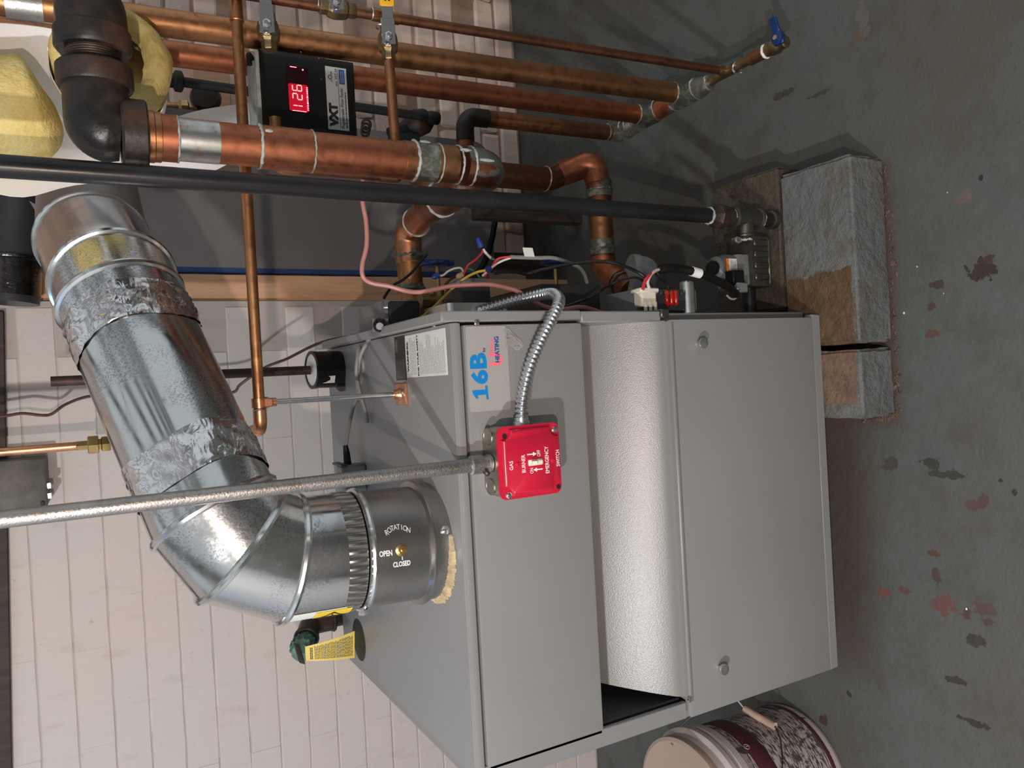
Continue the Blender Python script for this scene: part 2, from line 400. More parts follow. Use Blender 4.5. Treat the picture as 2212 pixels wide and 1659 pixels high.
for (px, py, r, st, colr) in PATCH:
    if r <= 0: continue
    w0 = atz(px, py, 0); sub = q.n('ShaderNodeVectorMath', operation='SUBTRACT'); q.l(p, sub.inputs[0]); sub.inputs[1].default_value = w0
    mul = q.n('ShaderNodeVectorMath', operation='MULTIPLY'); q.l(sub.outputs[0], mul.inputs[0]); r *= .82; mul.inputs[1].default_value = (st[0]/r, st[1]/r, 0)
    ln = q.n('ShaderNodeVectorMath', operation='LENGTH'); q.l(mul.outputs[0], ln.inputs[0])
    d = q.math('ADD', ln.outputs['Value'], q.math('MULTIPLY', q.math('SUBTRACT', wob, .5), 3.4))
    mr = q.n('ShaderNodeMapRange'); mr.inputs[1].default_value = 1.03; mr.inputs[2].default_value = .97; q.l(d, mr.inputs[0])
    lum = sum(colr)/3; c = q.mix(mr.outputs[0], c, tuple(lum*.45+x*.55 for x in colr))
q.set(c, q.ramp(med, [(.3, .5), (.7, .68)]), 0, .35)
q.bump(q.math('ADD', q.math('MULTIPLY', med, .8), q.math('MULTIPLY', fine, .35)), .5, .009); M['floor_paint'] = q.m

def blockmat(name, bx0, bx1, soft, brown, edge=True):
    q = N(name); p = q.pos(); sep = q.n('ShaderNodeSeparateXYZ'); q.l(p, sep.inputs[0])
    f = q.noise(30, 5, .7, vec=p); g = q.noise(9, 5, .6, vec=p)
    grey = q.mix(q.ramp(q.noise(17, 5, .7, vec=p), [(.46, 0), (.66, .8)]), q.ramp(g, [(.3, (.125, .14, .14)), (.7, (.165, .175, .172))]), (.12, .10, .07))
    br = q.ramp(f, [(.3, tuple(x*.6 for x in brown)), (.7, brown)])
    a = q.math('SUBTRACT', q.math('ABSOLUTE', q.math('SUBTRACT', sep.outputs[0], (bx0+bx1)/2)), (bx1-bx0)/2)
    a = q.math('ADD', a, q.math('MULTIPLY', q.math('SUBTRACT', f, .5), soft))
    if edge: a = q.math('MAXIMUM', a, q.math('SUBTRACT', .871, q.math('ADD', sep.outputs[1], q.math('MULTIPLY', q.math('SUBTRACT', f, .5), .012))))
    mr = q.n('ShaderNodeMapRange'); mr.inputs[1].default_value = .002; mr.inputs[2].default_value = -.002; q.l(a, mr.inputs[0])
    q.set(q.mix(mr.outputs[0], grey, br), .6, 0, .4)
    q.bump(q.math('ADD', q.noise(55, 4, .6, (1, 1, 1), vec=p), q.math('MULTIPLY', f, .8)), .8, .008); M[name] = q.m
blockmat('block_near', -.5, .155, .045, (.145, .088, .048))
blockmat('block_small', -.078, .5, .03, (.22, .14, .095))
blockmat('block_back', -.5, .5, .05, (.10, .085, .06), False)
plain('rubble', (.12, .07, .055), .85, 0, .6, 60, .6)

plain('wire_red', (.55, .03, .05), .4, 0, 0, 10, 0); plain('wire_white', (.62, .58, .52), .45, 0, 0, 10, 0); plain('wire_green', (.03, .17, .11), .4, 0, 0, 10, 0)
plain('wire_yellow', (.62, .42, .06), .4, 0, 0, 10, 0); plain('wire_grey', (.24, .24, .23), .45, 0, .05, 10, 0); plain('tube_pink', (.50, .22, .20), .45, 0, .1, 20, 0)
plain('wire_brown', (.10, .045, .03), .4, .3, .2, 20, 0); plain('nut_blue', (.015, .04, .24), .4, 0, 0, 10, 0); plain('nut_tan', (.36, .30, .17), .5, 0, .1, 10, 0)
# ------------------------------------------------------------------ setting
def brick_meshes(prefix, L, H, D, rough, mat, bev=.0045):
    out = []
    for k in range(6):
        b = bmesh.new(); bmesh.ops.create_cube(b, size=1)
        for v in b.verts: v.co = V3((v.co.x*L, v.co.y*D, v.co.z*H))
        bmesh.ops.bevel(b, geom=[e for e in b.edges if bev > .003 or abs(e.verts[0].co.x-e.verts[1].co.x) > L*.5], offset=bev+rough*.5, segments=1, affect='EDGES')
        if bev < .003: bmesh.ops.subdivide_edges(b, edges=[e for e in b.edges if abs(e.verts[0].co.x-e.verts[1].co.x) > L*.5], cuts=4)
        for v in b.verts: v.co += V3((random.uniform(-1, 1)*rough*1.4*(bev > .003), random.uniform(-1, 1)*rough*(.5 if bev > .003 else .25), random.uniform(-1, 1)*rough*(1 if bev > .003 or abs(v.co.x) < L*.45 else .2)))
        me = bpy.data.meshes.new(prefix); b.to_mesh(me); b.free(); me.materials.append(mat)
        out.append(me)
    return out
def brick_wall(parent, x0, x1, z0, z1, Y, meshes, cl, ch, jit, skip=lambda x, z: False):
    org = WORLD[parent.name]; z = z0; row = 0
    while z < z1:
        x = x0-(cl/2 if row % 2 else 0)
        while x < x1:
            xc = x+cl/2; x += cl
            if xc < x0 or xc > x1-.03 or skip(xc, z): continue
            o = bpy.data.objects.new('brick', random.choice(meshes)); COL.objects.link(o); o.parent = parent
            o.location = V3((xc, Y+random.uniform(-jit, jit), z+ch/2))-org
            o.rotation_euler = (random.uniform(-1, 1)*jit*3, random.uniform(-1, 1)*jit*3, random.uniform(-1, 1)*jit*3)
        z += ch; row += 1
floor = struct(B().box((-2.6, -2.2, -.08), (2.8, 2.5, 0)).build('floor', M['floor_paint'], smooth=False))
wb = struct(B().box((-2.6, 1.8768, 0), (.215, 2.06, CZ)).build('wall_back', M['mortar'], smooth=False))
CH, CLN = .0685, .208
brick_wall(wb, -1.36, .226, .002, 1.46, 1.892, brick_meshes('brick', .2083, .0672, .034, .0012, M['wall_paint'], .0016), CLN, CH, .0004)
# ragged end of that wall, bricks returning into the recess
ends = brick_meshes('brick', .10, .062, .09, .004, M['brick_end'])
z = .02; k = 0
while z < 1.46:
    o = bpy.data.objects.new('brick', ends[k % 6]); COL.objects.link(o); o.parent = wb
    o.location = V3((.176+random.uniform(-.006, .006), 1.945, z+CH/2))-WORLD['wall_back']; z += CH; k += 1
wr = struct(B().box((.215, 2.132, 0), (2.8, 2.3, CZ)).build('wall_right', M['mortar_rough'], smooth=False))
brick_wall(wr, .25, 1.72, .002, 1.52, 2.142, brick_meshes('brick', .203, .0640, .036, .0045, M['wall_paint_rough']), CLN, CH, .0055,
           lambda x, z: random.random() < .09)
struct(B().box((-2.75, -2.2, 0), (-2.6, 2.3, CZ)).build('wall_left', M['room_paint'], smooth=False))
struct(B().box((-2.75, -2.35, 0), (2.8, -2.2, CZ)).build('wall_front', M['front_paint'], smooth=False))
ce_ = struct(B().box((-2.75, -2.35, CZ-.02), (2.8, -2.2, CZ+.18)).build('ceiling', M['dark_wood'], smooth=False))
for i in range(12): B().box((-2.62+i*.46, -2.2, CZ-.02), (-2.55+i*.46, 2.3, CZ+.16)).build('joist', M['dark_wood'], ce_, smooth=False)  # joist gaps and the open right side are added to let fill light in
a = at(9, 690, 1.862); b = at(26, 1659, 1.862); dv_ = (b-a); a = a-dv_*.02; b = a+dv_*2.2
struct(B().obox(a, b-a, V3((0, .013, 0)), V3((0, 0, .20)), .002).build('trim_1', M['dark_wood']))

# ------------------------------------------------------------------ boiler
XL, XR, YF, YR, ZT, ZB = -.541, .079, .951, 1.566, .814, .09
bo = thing('boiler', (-.231, 1.258, ZB), 'grey steel gas boiler standing on concrete blocks, marked 16B', 'boiler')
G = M['boiler_grey']
fc = V3((-.233, 1.06, ZT))
tp = B()
tp.box((XL, YF-.004, ZT-.012), (XR, YR, ZT), .003, 2)                    # top
tp.box((XL, YF-.006, .799), (XR, YF+.004, ZT-.002), .0035, 2)            # its lip turned down over the front
tp.build('top_panel', G, bo)
B().box((XL+.002, YF-.004, .600), (XR-.003, YF+.014, .7945), .004, 2).build('front_panel', G, bo)
sp = B().box((XR+.001, YF-.004, .60), (XR+.016, YR-.01, ZT+.012), .002)
sp.box((XR-.003, YF-.004, .449), (XR+.014, YR-.01, .60), .002); sp.box((XR-.003, YF+.022, ZB+.004), (XR+.012, YR-.01, .449), .002)
sp.build('side_panel', G, bo)
sp = B().box((XL-.016, YF-.002, .43), (XL-.002, YR-.01, ZT-.004), .002); sp.box((XL-.012, YF+.018, ZB+.004), (XL-.002, YR-.01, .44), .002)
sp.box((XL-.016, YF-.004, .44), (XL+.011, YF+.004, ZT-.006), .0015)
sp.build('side_panel', G, bo)
B().box((XL+.01, YR-.014, ZB), (XR, YR-.002, ZT-.012)).build('back_panel', G, bo)
prof = [(1.30, .650), (1.20, .628), (1.15, .612), (1.10, .590), (1.06, .567), (1.035, .548), (1.01, .526), (.985, .500), (.968, .4795), (.957, .464), (.9505, .452), (.949, .440)]
prof = [(v.x, v.y) for v in spline([(a, b, 0) for a, b in prof], 3)]
q = B().sheet(prof, XL, XR-.002, .0015); nP = len(prof)
for i in range(2*nP):            # the free end is cut on a slant
    v = q.v[i]; t = min(1, max(0, (v[2]-.44)/.13)); q.v[i] = (-.5225+.026*t, v[1], v[2])
q.build('curved_baffle', M['boiler_texture'], bo)
ins = B().box((XL+.004, 1.40, ZB+.02), (XR-.004, 1.44, ZT-.02))
ins.box((XL+.004, .965, .44), (XL+.012, 1.40, .60))
ins.build('inner_casing', M['inner_dark'], bo)
d = B().box((XL-.012, .938, .112), (XR-.001, .953, .4385), .003, 2)
d.box((XL+.012, .938, .430), (XR-.002, .962, .4400), .002)
door = d.build('door', G, bo)
for px, py in ((1512, 742), (1557, 1443)):
    c = at(px, py, .932); k = B()
    k.lathe((c.x, .939, c.z), (0, -1, 0), [(.003, 0), (.003, .006), (.0062, .008), (.0088, .014), (.0085, .017), (.004, .0185)], 20)
    k.build('knob', M['chrome'], bo if False else door)
B().box((XL-.013, .940, ZB), (XR+.004, .958, .1105), .002).build('bottom_rail', G, bo)
B().box((XL+.03, 1.0, ZB), (XR-.03, YR-.03, ZB+.012)).build('base_pan', M['inner_dark'], bo)
# small sheet metal screws
for px, py, Y in ((1029, 698, .945), (946, 704, 1.0), (1489, 1512, .936)):
    c = at(px, py, Y)
    B().lathe((c.x, min(c.y, YF-.004) if Y < .95 else c.y, c.z if Y < .95 else ZT), (0, -1, 0) if Y < .95 else UP, [(.0038, 0), (.0036, .0018), (.0018, .0028)], 12).build('screw', M['chrome'], bo)
# stain-free bracket and burr on the right edge
B().box((XR+.002, .942, .435), (XR+.016, .962, .452), .002).build('hinge_bracket', M['malleable'], bo)
# name plate
pl = thing('name_plate', (0, 0, 0), 'x', 'x'); bpy.data.objects.remove(pl)
x0, x1, z0, z1 = -.044, .0735, .7275, .7915
Yp = YF-.0046
rc = [(x0+.003, z0), (x1-.003, z0), (x1-.001, z0+.001), (x1, z0+.003), (x1, z1-.003), (x1-.001, z1-.001), (x1-.003, z1), (x0+.003, z1), (x0+.001, z1-.001), (x0, z1-.003), (x0, z0+.003), (x0+.001, z0+.001)]
npl = B().prism(rc, (0, Yp, 0), XA, UP, (0, .0006, 0)).build('name_plate', M['sticker_grey'], bo)
Yt = Yp-.0003
def lbl(px, py): return at(px, py, Yt)
def ftext(st, px0, py0, px1, py1, hpx0, hpx1, mat, off, sx=1, shear=0, parent=npl, name='lettering', Y=None, dep=0):
    # words between two points of the plate, height in the same measure
    a = at(px0, py0, Y or Yt); b = at(px1, py1, Y or Yt)
    q = B(); q.text(st, (0, 0, 0), XA, UP, 1, off, 'LEFT', 0, 1, None, shear)
    xs = [v[0] for v in q.v]; zs = [v[2] for v in q.v]
    w = max(xs)-min(xs); h = max(zs)-min(zs); H = abs(at(hpx0, py0, Y or Yt).z-at(hpx1, py0, Y or Yt).z); Wd = b.x-a.x
    q.v = [(a.x+(v[0]-min(xs))/w*Wd, (Y or Yt)-dep, a.z+((v[2]-min(zs))/h-.5)*H) for v in q.v]
    return q.build(name, mat, parent, smooth=False)
ftext('6', 1037, 830, 1037, 799, 1017.5, 1054.5, M['print_blue'], .045)
ftext('B', 1034, 796.5, 1034, 762, 1016, 1052.5, M['print_blue'], .045)
def one(px, py): a = at(px, py, Yt); return (a.x, a.z)
P1 = [(1056, 862.5), (1051, 863), (1050, 852.5), (1031.5, 854), (1034, 860.5), (1029.5, 861.5), (1022, 852), (1020, 843.5), (1048.5, 841.5), (1048, 833), (1053, 832.6)]
B().prism([one(*w_) for w_ in P1], (0, Yt, 0), XA, UP, (0, .0002, 0)).build('lettering', M['print_blue'], npl, smooth=False)
ftext('by', 1046, 760, 1046, 751, 1043, 1051, M['print_black'], .01)
ftext('U', 1072, 790, 1072, 762, 1058, 1087, M['print_pink'], .05)
ftext('TICA', 1064, 762, 1064, 732, 1060, 1069, M['print_pink'], .03)
ftext('HEATING', 1075, 783, 1075, 727, 1070, 1079.5, M['print_deepblue'], .03, dep=.0003)
# torn clear tape over the corner
c = at(1100, 735, Yt); tpq = B(); rnd = random.Random(4); vs = []; fs = []; nn_ = 9
for i in range(nn_+1):
    for j in range(nn_+1):
        u = i/nn_; v = j/nn_; e = .0015*rnd.uniform(-1, 1)
        p = c+V3((-.012+.026*u*(1-.25*v)+.004*math.sin(v*5)+e, -.0010-.0020*abs(math.sin(u*9+v*4))*u-.0004*rnd.random(), .008-.030*v*(.45+.55*math.sin(.6+u*2.2))+e)); vs.append(p)
for i in range(nn_):
    for j in range(nn_):
        if rnd.random() < .88: fs.append((i*(nn_+1)+j, (i+1)*(nn_+1)+j, (i+1)*(nn_+1)+j+1, i*(nn_+1)+j+1))
tpq.add(vs, fs).build('tape_scrap', M['tape_clear'], npl)
# top labels
def toplabel(name, px0, py0, px1, py1, mat, th):
    a = atz(px0, py0, ZT); b = atz(px1, py1, ZT); return a, b
wl = B().box((.009, .962, ZT), (.0735, 1.116, ZT+.0008), .0003).build('warning_label', M['paper_white'], bo)
wt = B()
wt.text('WARNING:', (.041, 1.107, ZT+.0009), XA, YA, .009, .0006, 'CENTER', 0)
wt.text('FOR YOUR SAFETY', (.041, 1.066, ZT+.0009), XA, YA, .0072, .0004, 'CENTER', 0)
wt.greek((.0125, 1.074, ZT+.0009), XA, YA, .058, .026, 5, thick=.20, dep=0)
wt.greek((.0125, .968, ZT+.0009), XA, YA, .058, .094, 20, thick=.19, dep=0, ragged=.4)
wt.build('print', M['print_black'], wl, smooth=False)
bl = B().box((.006, 1.118, ZT), (.075, 1.163, ZT+.0008), .0003).build('data_label', M['black_label'], bo)
q = B(); q.greek((.008, 1.122, ZT+.0009), XA, YA, .036, .038, 9, dep=0, thick=.22, ragged=.4); q.greek((.05, 1.15, ZT+.0009), XA, YA, .022, .010, 3, dep=0, thick=.25)
q.build('print', M['print_pale'], bl, smooth=False)

# ------------------------------------------------------------------ flue pipe
fl = thing('flue_pipe', fc, 'galvanised flue pipe rising from the boiler top, elbowed and foil taped', 'flue')
FR = .0815
axv = [at(622, 1206, 1.06), at(521, 1175, 1.055), at(466, 1107, 1.065), at(265, 655, 1.22), at(248, 610, 1.25), at(203, 525, 1.40), at(190, 400, 1.62), at(182, 300, 1.86)]
top0 = axv[0]; base = fc.copy(); dirv = (top0-base).normalized()
zj = base.lerp(top0, .60)                                    # joint between damper collar and elbow
cb = B()
cb.lathe(base, dirv, [(FR+.003, 0), (FR+.003, .022), (FR+.0075, .024), (FR+.008, .027), (FR+.0075, .030), (FR, .032), (FR, (zj-base).length-.006)], 64)
col = cb.build('damper_collar', M['galv_smooth'], fl)
# ring of light gasket cement at the foot
gq = B(); vs = []; fs = []; ng = 60
for i in range(ng+1):
    a = R(-98)+R(112)*i/ng; w_ = .0055*math.sin(math.pi*i/ng)**.5*(1+.35*random.uniform(-1, 1))
    for rr0, hh in ((FR+.002, .0005), (FR+.003+w_*1.6, .0005), (FR+.003+w_*1.2, .0045+w_*.3), (FR+.002, .006+w_*.6)): vs.append(base+V3((math.sin(a)*rr0, -math.cos(a)*rr0, hh)))
for i in range(ng):
    for j in range(4): fs.append((i*4+j, i*4+(j+1) % 4, (i+1)*4+(j+1) % 4, (i+1)*4+j))
plain('gasket_cement', (.50, .40, .24), .8, 0, .3, 60, .4)
gq.add(vs, fs).build('gasket', M['gasket_cement'], fl)
# lettering raised on the collar, wrapped round it
def wrapper(ang0, zc, tilt=0):
    def w(x, y):
        a = ang0+(x*math.cos(tilt)-y*math.sin(tilt))/FR; z = zc+x*math.sin(tilt)+y*math.cos(tilt)
        return base+dirv*z+V3((math.sin(a)*(FR+.0008), -math.cos(a)*(FR+.0008), 0))
    return w
hp = at(868, 1192, base.y-FR); ha = math.asin((hp.x-base.x)/FR); hz = hp.z-base.z; T9 = R(-90)
q = B()
for i, chh in enumerate('ROTATION'):
    u = (i-3.5)/3.5; q.text(chh, (0, 0, 0), XA, UP, .0105, 0, 'CENTER', 0, .75, wrapper(ha+(.031-.006*u*u)/FR, hz+.002-.0155*u, T9-R(14)*u))
q.text('OPEN', (0, 0, 0), XA, UP, .0100, .0003, 'CENTER', 0, .7, wrapper(ha-.002/FR, hz+.0225, T9)); q.text('CLOSED', (0, 0, 0), XA, UP, .0095, .0003, 'CENTER', 0, .7, wrapper(ha-.0185/FR, hz+.001, T9))
q.text('I', (0, 0, 0), XA, UP, .0085, .0003, 'CENTER', 0, .8, wrapper(ha-.0105/FR, hz, T9)); q.build('lettering', M['print_white'], col, smooth=False)
hn = V3((math.sin(ha), -math.cos(ha), 0)); hub = base+hn*FR+dirv*hz
B().lathe(hub, hn, [(.0085, -.002), (.0085, .001), (.0055, .002), (.0055, .006), (.0025, .006), (.0025, .009)], 18).build('damper_shaft', M['brass'], fl)
c = base+V3((math.sin(.33)*(FR+.003), -math.cos(.33)*(FR+.003), .010))
B().lathe(c, V3((math.sin(.33), -math.cos(.33), 0)), [(.006, 0), (.006, .003), (.003, .005)], 12).build('screw', M['chrome'], fl)
B().torus(zj-dirv*.012, dirv, FR+.0005, .0045, 56, 8).build('bead', M['galv_bead'], fl)
# crimped end of the elbow slipped over the collar
cr = B(); n = 96; prof2 = []
x, y, zz = frame(dirv); vs = []; fs = []
for h, am in ((-.004, .0), (.002, .0022), (.018, .0022), (.024, 0)):
    for j in range(n*2):
        a = math.pi*j/n; r = FR-.0008+(am if j % 4 < 2 else -am*.6)
        vs.append(zj+dirv*h+(x*math.cos(a)+y*math.sin(a))*r)
m2 = n*2
for i in range(3):
    for j in range(m2): fs.append((i*m2+j, i*m2+(j+1) % m2, (i+1)*m2+(j+1) % m2, (i+1)*m2+j))
cr.add(vs, fs); cr.build('crimped_end', M['galv_smooth'], fl)
path = [zj+dirv*.022]+axv
FR2 = FR+.0005
def bis(i):
    a = (path[i]-path[i-1]).normalized(); b = (path[i+1]-path[i]).normalized(); return (a+b).normalized()
seg_names = ['elbow_gore', 'elbow_gore', 'elbow_gore', 'straight_pipe', 'elbow_gore', 'elbow_gore', 'elbow_gore', 'straight_pipe']
seg_mats = ['galvanised', 'galvanised', 'galvanised', 'galvanised', 'galvanised', 'galvanised', 'galv_dull', 'galv_dull']
full = B().tube(path, FR2, 64, False)
for i in range(len(path)-1):
    q = B(); q.add(full.v[i*64:(i+2)*64], [(j, (j+1) % 64, 64+(j+1) % 64, 64+j) for j in range(64)])
    q.build(seg_names[i], M[seg_mats[i]], fl)
for i in (1, 2, 3, 4, 5, 6):
    # bead follows the mitre ring of the two gores
    ring = [V3(p) for p in full.v[i*64:(i+1)*64]]; cc = path[i]
    q = B(); vs = []; fs = []; nn = bis(i)
    for j, p in enumerate(ring):
        d0 = (p-cc).normalized(); r = .0052 if i != 6 else .004
        for kk in range(8):
            b = 2*math.pi*kk/8; vs.append(p+d0*(r*math.cos(b))+nn*(r*math.sin(b)))
    for j in range(64):
        for kk in range(8): fs.append((j*8+kk, ((j+1) % 64)*8+kk, ((j+1) % 64)*8+(kk+1) % 8, j*8+(kk+1) % 8))
    q.add(vs, fs); q.build('bead', M['galv_bead'], fl)
def tape(p0, p1, n=72, m=12, amp=.0022, seedv=1):
    rnd = random.Random(seedv); ax = (p1-p0); L = ax.length; ax.normalize(); x, y, z = frame(ax); vs = []; fs = []
    ph = [rnd.uniform(0, 6.28) for _ in range(6)]
    for i in range(m+1):
        t = i/m
        for j in range(n):
            a = 2*math.pi*j/n
            r = FR2+.0018+amp*(math.sin(a*7+t*5+ph[0])*math.sin(t*9+ph[1]+a*2)+.6*math.sin(a*17+t*11+ph[2]))*(1 if .05 < t < .95 else .2)
            r = max(r+rnd.uniform(-1, 1)*amp*.5, FR2+.0006)
            e = (L*.08*math.sin(a*3+ph[3]))*(1 if i in (0, m) else 0)
            vs.append(p0+z*(L*t+e)+(x*math.cos(a)+y*math.sin(a))*r)
    for i in range(m):
        for j in range(n): fs.append((i*n+j, i*n+(j+1) % n, (i+1)*n+(j+1) % n, (i+1)*n+j))
    return B().add(vs, fs)
s0, s1 = path[3], path[4]
tape(s0.lerp(s1, .10), s0.lerp(s1, .27), seedv=3, amp=.0016).build('foil_tape', M['foil_tape'], fl, angle=60)
tape(s0.lerp(s1, .775), s0.lerp(s1, .945), seedv=5, amp=.0021).build('foil_tape', M['foil_tape'], fl, angle=60)
# lengthwise lock seam
q = B(); sd = (s1-s0).normalized(); off = (sd.cross(V3((.2, -.9, .35)))).normalized()*-1
q.tube([s0+off*(FR2+.001), s1+off*(FR2+.001)], .003, 8); q.build('lock_seam', M['galv_bead'], fl)
# sticker with a warning triangle on the left of the crimped length
def onflue(ang, h): return zj+dirv*h+V3((math.sin(ang)*(FR2+.0008), -math.cos(ang)*(FR2+.0008), 0))
stk = B(); n = 10; vs = []; fs = []
for i in range(n+1):
    for h in (.012, .104): vs.append(onflue(R(-88)+R(38)*i/n, h))
for i in range(n): fs.append((2*i, 2*i+2, 2*i+3, 2*i+1))
stk.add(vs, fs); so = stk.build('sticker', M['paper_white'], fl)
stk = B(); vs = []; fs = []
for i in range(n+1):
    for h in (.0125, .062): vs.append(onflue(R(-76)+R(24)*i/n, h)*1.0+V3((math.sin(R(-70)), -math.cos(R(-70)), 0))*.0006)
for i in range(n): fs.append((2*i, 2*i+2, 2*i+3, 2*i+1))
stk.add(vs, fs); s2 = stk.build('warning_panel', M['yellow_sign'], so)
q = B(); o = V3((math.sin(R(-65)), -math.cos(R(-65)), 0))*.0012
tri = [onflue(R(-73), .020)+o, onflue(R(-56), .037)+o, onflue(R(-73), .054)+o]
for i in range(3): q.tube([tri[i], tri[(i+1) % 3]], .0011, 6)
q.tube([onflue(R(-69), .036)+o, onflue(R(-63), .037)+o], .0012, 6)
s2b = q.build('triangle', M['print_black'], so)

c = onflue(R(-62), -.004); nb = V3((math.sin(R(-62)), -math.cos(R(-62)), 0))
B().lathe(c, nb, [(.0045, 0), (.0045, .004), (.0065, .0042), (.0065, .008), (.003, .0095)], 6).build('bolt', M['chrome'], fl, angle=20)

# ------------------------------------------------------------------ emergency switch box
Yc = .897
sb = thing('switch_box', (-.113, .925, .679), 'red gas burner emergency switch on a square steel box', 'switch')
bx0, bx1, bz0, bz1 = -.162, -.0645, .6795, .776
def rrect(x0, x1, z0, z1, r, n=6):
    out = []
    for cx, cz, a0 in ((x1-r, z1-r, 0), (x0+r, z1-r, 90), (x0+r, z0+r, 180), (x1-r, z0+r, 270)):
        for i in range(n+1): a = R(a0+90*i/n); out.append((cx+r*math.cos(a), cz+r*math.sin(a)))
    return out
B().prism(rrect(bx0+.001, bx1-.001, bz0+.001, bz1-.001, .014), (0, .9505, 0), XA, UP, (0, -.0465, 0)).build('box_body', M['box_steel'], sb)
for cx in (-.146, -.078): B().lathe((cx, .929, bz1-.0012), UP, [(.0118, 0), (.0118, .0010), (.0105, .0016), (.0103, .0012)], 24).build('knockout', M['box_steel'], sb)
B().lathe((bx1-.0012, .927, .70), XA, [(.0118, 0), (.0118, .0010), (.0105, .0016)], 24).build('knockout', M['box_steel'], sb)
cv = B(); rr = rrect(bx0, bx1, bz0, bz1, .010)
cv.prism(rr, (0, .9035, 0), XA, UP, (0, -.0030, 0))
# raised face with notched corners for the screws
f0 = []
nx = .0135
for (sx, sz) in ((1, 1), (-1, 1), (-1, -1), (1, -1)):
    cx = bx1-.004 if sx > 0 else bx0+.004; cz = bz1-.004 if sz > 0 else bz0+.004
    pts = [(cx, cz-sz*nx), (cx-sx*nx*.35, cz-sz*nx*.98), (cx-sx*nx*.75, cz-sz*nx*.75), (cx-sx*nx*.98, cz-sz*nx*.35), (cx-sx*nx, cz)]
    if sx*sz < 0: pts.reverse()
    f0 += pts
ins_ = [( (a-(bx0+bx1)/2)*.945+(bx0+bx1)/2, (b-(bz0+bz1)/2)*.945+(bz0+bz1)/2) for a, b in f0]
n = len(f0)
cv.add([(a, .9010, b) for a, b in f0]+[((a-(bx0+bx1)/2)*.985+(bx0+bx1)/2, .8955, (b-(bz0+bz1)/2)*.985+(bz0+bz1)/2) for a, b in f0]+[(a, .8935, b) for a, b in ins_],
       [(i, (i+1) % n, n+(i+1) % n, n+i) for i in range(n)]+[(n+i, n+(i+1) % n, 2*n+(i+1) % n, 2*n+i) for i in range(n)]+[tuple(range(2*n, 3*n))])
cvo = cv.build('cover', M['red_enamel'], sb, angle=50)
for i, (px, py) in enumerate(((1100, 1070), (1198, 928))):
    c = at(px, py, .9)
    q = B().lathe((c.x, .9010, c.z), (0, -1, 0), [(.0048, 0), (.0046, .002), (.003, .0032)], 16); q.build('screw', M['chrome'], sb)
for px, py in ((1090, 942), (1207, 1051)):
    c = at(px, py, .9); B().lathe((c.x, .9004, c.z), (0, -1, 0), [(.0036, 0), (.0034, .0004)], 14).build('screw_hole', M['print_black'], sb)
for px, py in ((1118, 1003), (1194, 994)):
    c = at(px, py, .8935); B().lathe((c.x, .8936, c.z), (0, -1, 0), [(.0036, 0), (.0032, .0012), (.002, .0018)], 14).build('rivet', M['red_enamel'], sb)
# toggle
a = at(1142, 1007, .8925); b = at(1172, 990, .8925)
sw = B().box((a.x, .8915, b.z), (b.x, .8945, a.z), .0008).build('switch_plate', M['ivory'], sb)
c = (a+b)/2
B().obox((c.x-.0028, .8920, c.z-.0095), (.0056, 0, 0), (0, -.0035, 0), (0, .001, .0085), .0006).obox((c.x-.0030, .8920, c.z-.001), (.0060, 0, 0), (0, -.009, .003), (0, .002, .0075), .0006).build('toggle', M['ivory'], sw)
Yq = .8933
for st, p0, p1, h0, h1 in (('GAS', (1105, 1016), (1105, 996), 1101, 1109), ('BURNER', (1132, 1021), (1132, 982), 1128, 1136), ('ON', (1149, 1023), (1149, 1011), 1145.5, 1152.5),
                          ('OFF', (1164, 986), (1164, 972), 1160, 1167), ('EMERGENCY', (1183, 1022), (1181, 964), 1178, 1186), ('SWITCH', (1206, 1007), (1206, 971.5), 1201.5, 1209)):
    ftext(st, p0[0], p0[1], p1[0], p1[1], h0, h1, M['print_white'], .012, parent=cvo, Y=Yq)
for (px, py, dn) in ((1162, 1014, 1), (1149, 981, -1)):
    c = at(px, py, Yq); h = .0075
    B().prism([(-.0008, -h*dn), (.0008, -h*dn), (.0008, h*.2*dn), (.0028, h*.2*dn), (0, h*dn), (-.0028, h*.2*dn), (-.0008, h*.2*dn)], (c.x, Yq, c.z), XA, UP, (0, -.0002, 0)).build('arrow', M['print_white'], cvo, smooth=False)

# rigid conduit above it and armoured cable to its right
cx = -.1135; cyY = .925
rc_ = thing('rigid_conduit', (cx, cyY, bz1), 'straight upright grey steel conduit entering the red switch box from above', 'conduit')
B().tube([(cx, cyY, bz1+.022), (cx, cyY, CZ-.005)], .0092, 24).build('tube', M['emt'], rc_)
q = B().lathe((cx, cyY, bz1), UP, [(.0125, 0), (.0125, .004), (.0112, .005), (.0112, .012), (.0128, .013), (.0128, .029), (.0105, .031)], 24)
q.build('connector', M['emt'], rc_)
B().lathe((cx-.008, cyY-.008, bz1+.012), (-.6, -1, 0), [(.0040, 0), (.0040, .008), (.002, .010)], 12).build('set_screw', M['malleable'], rc_)

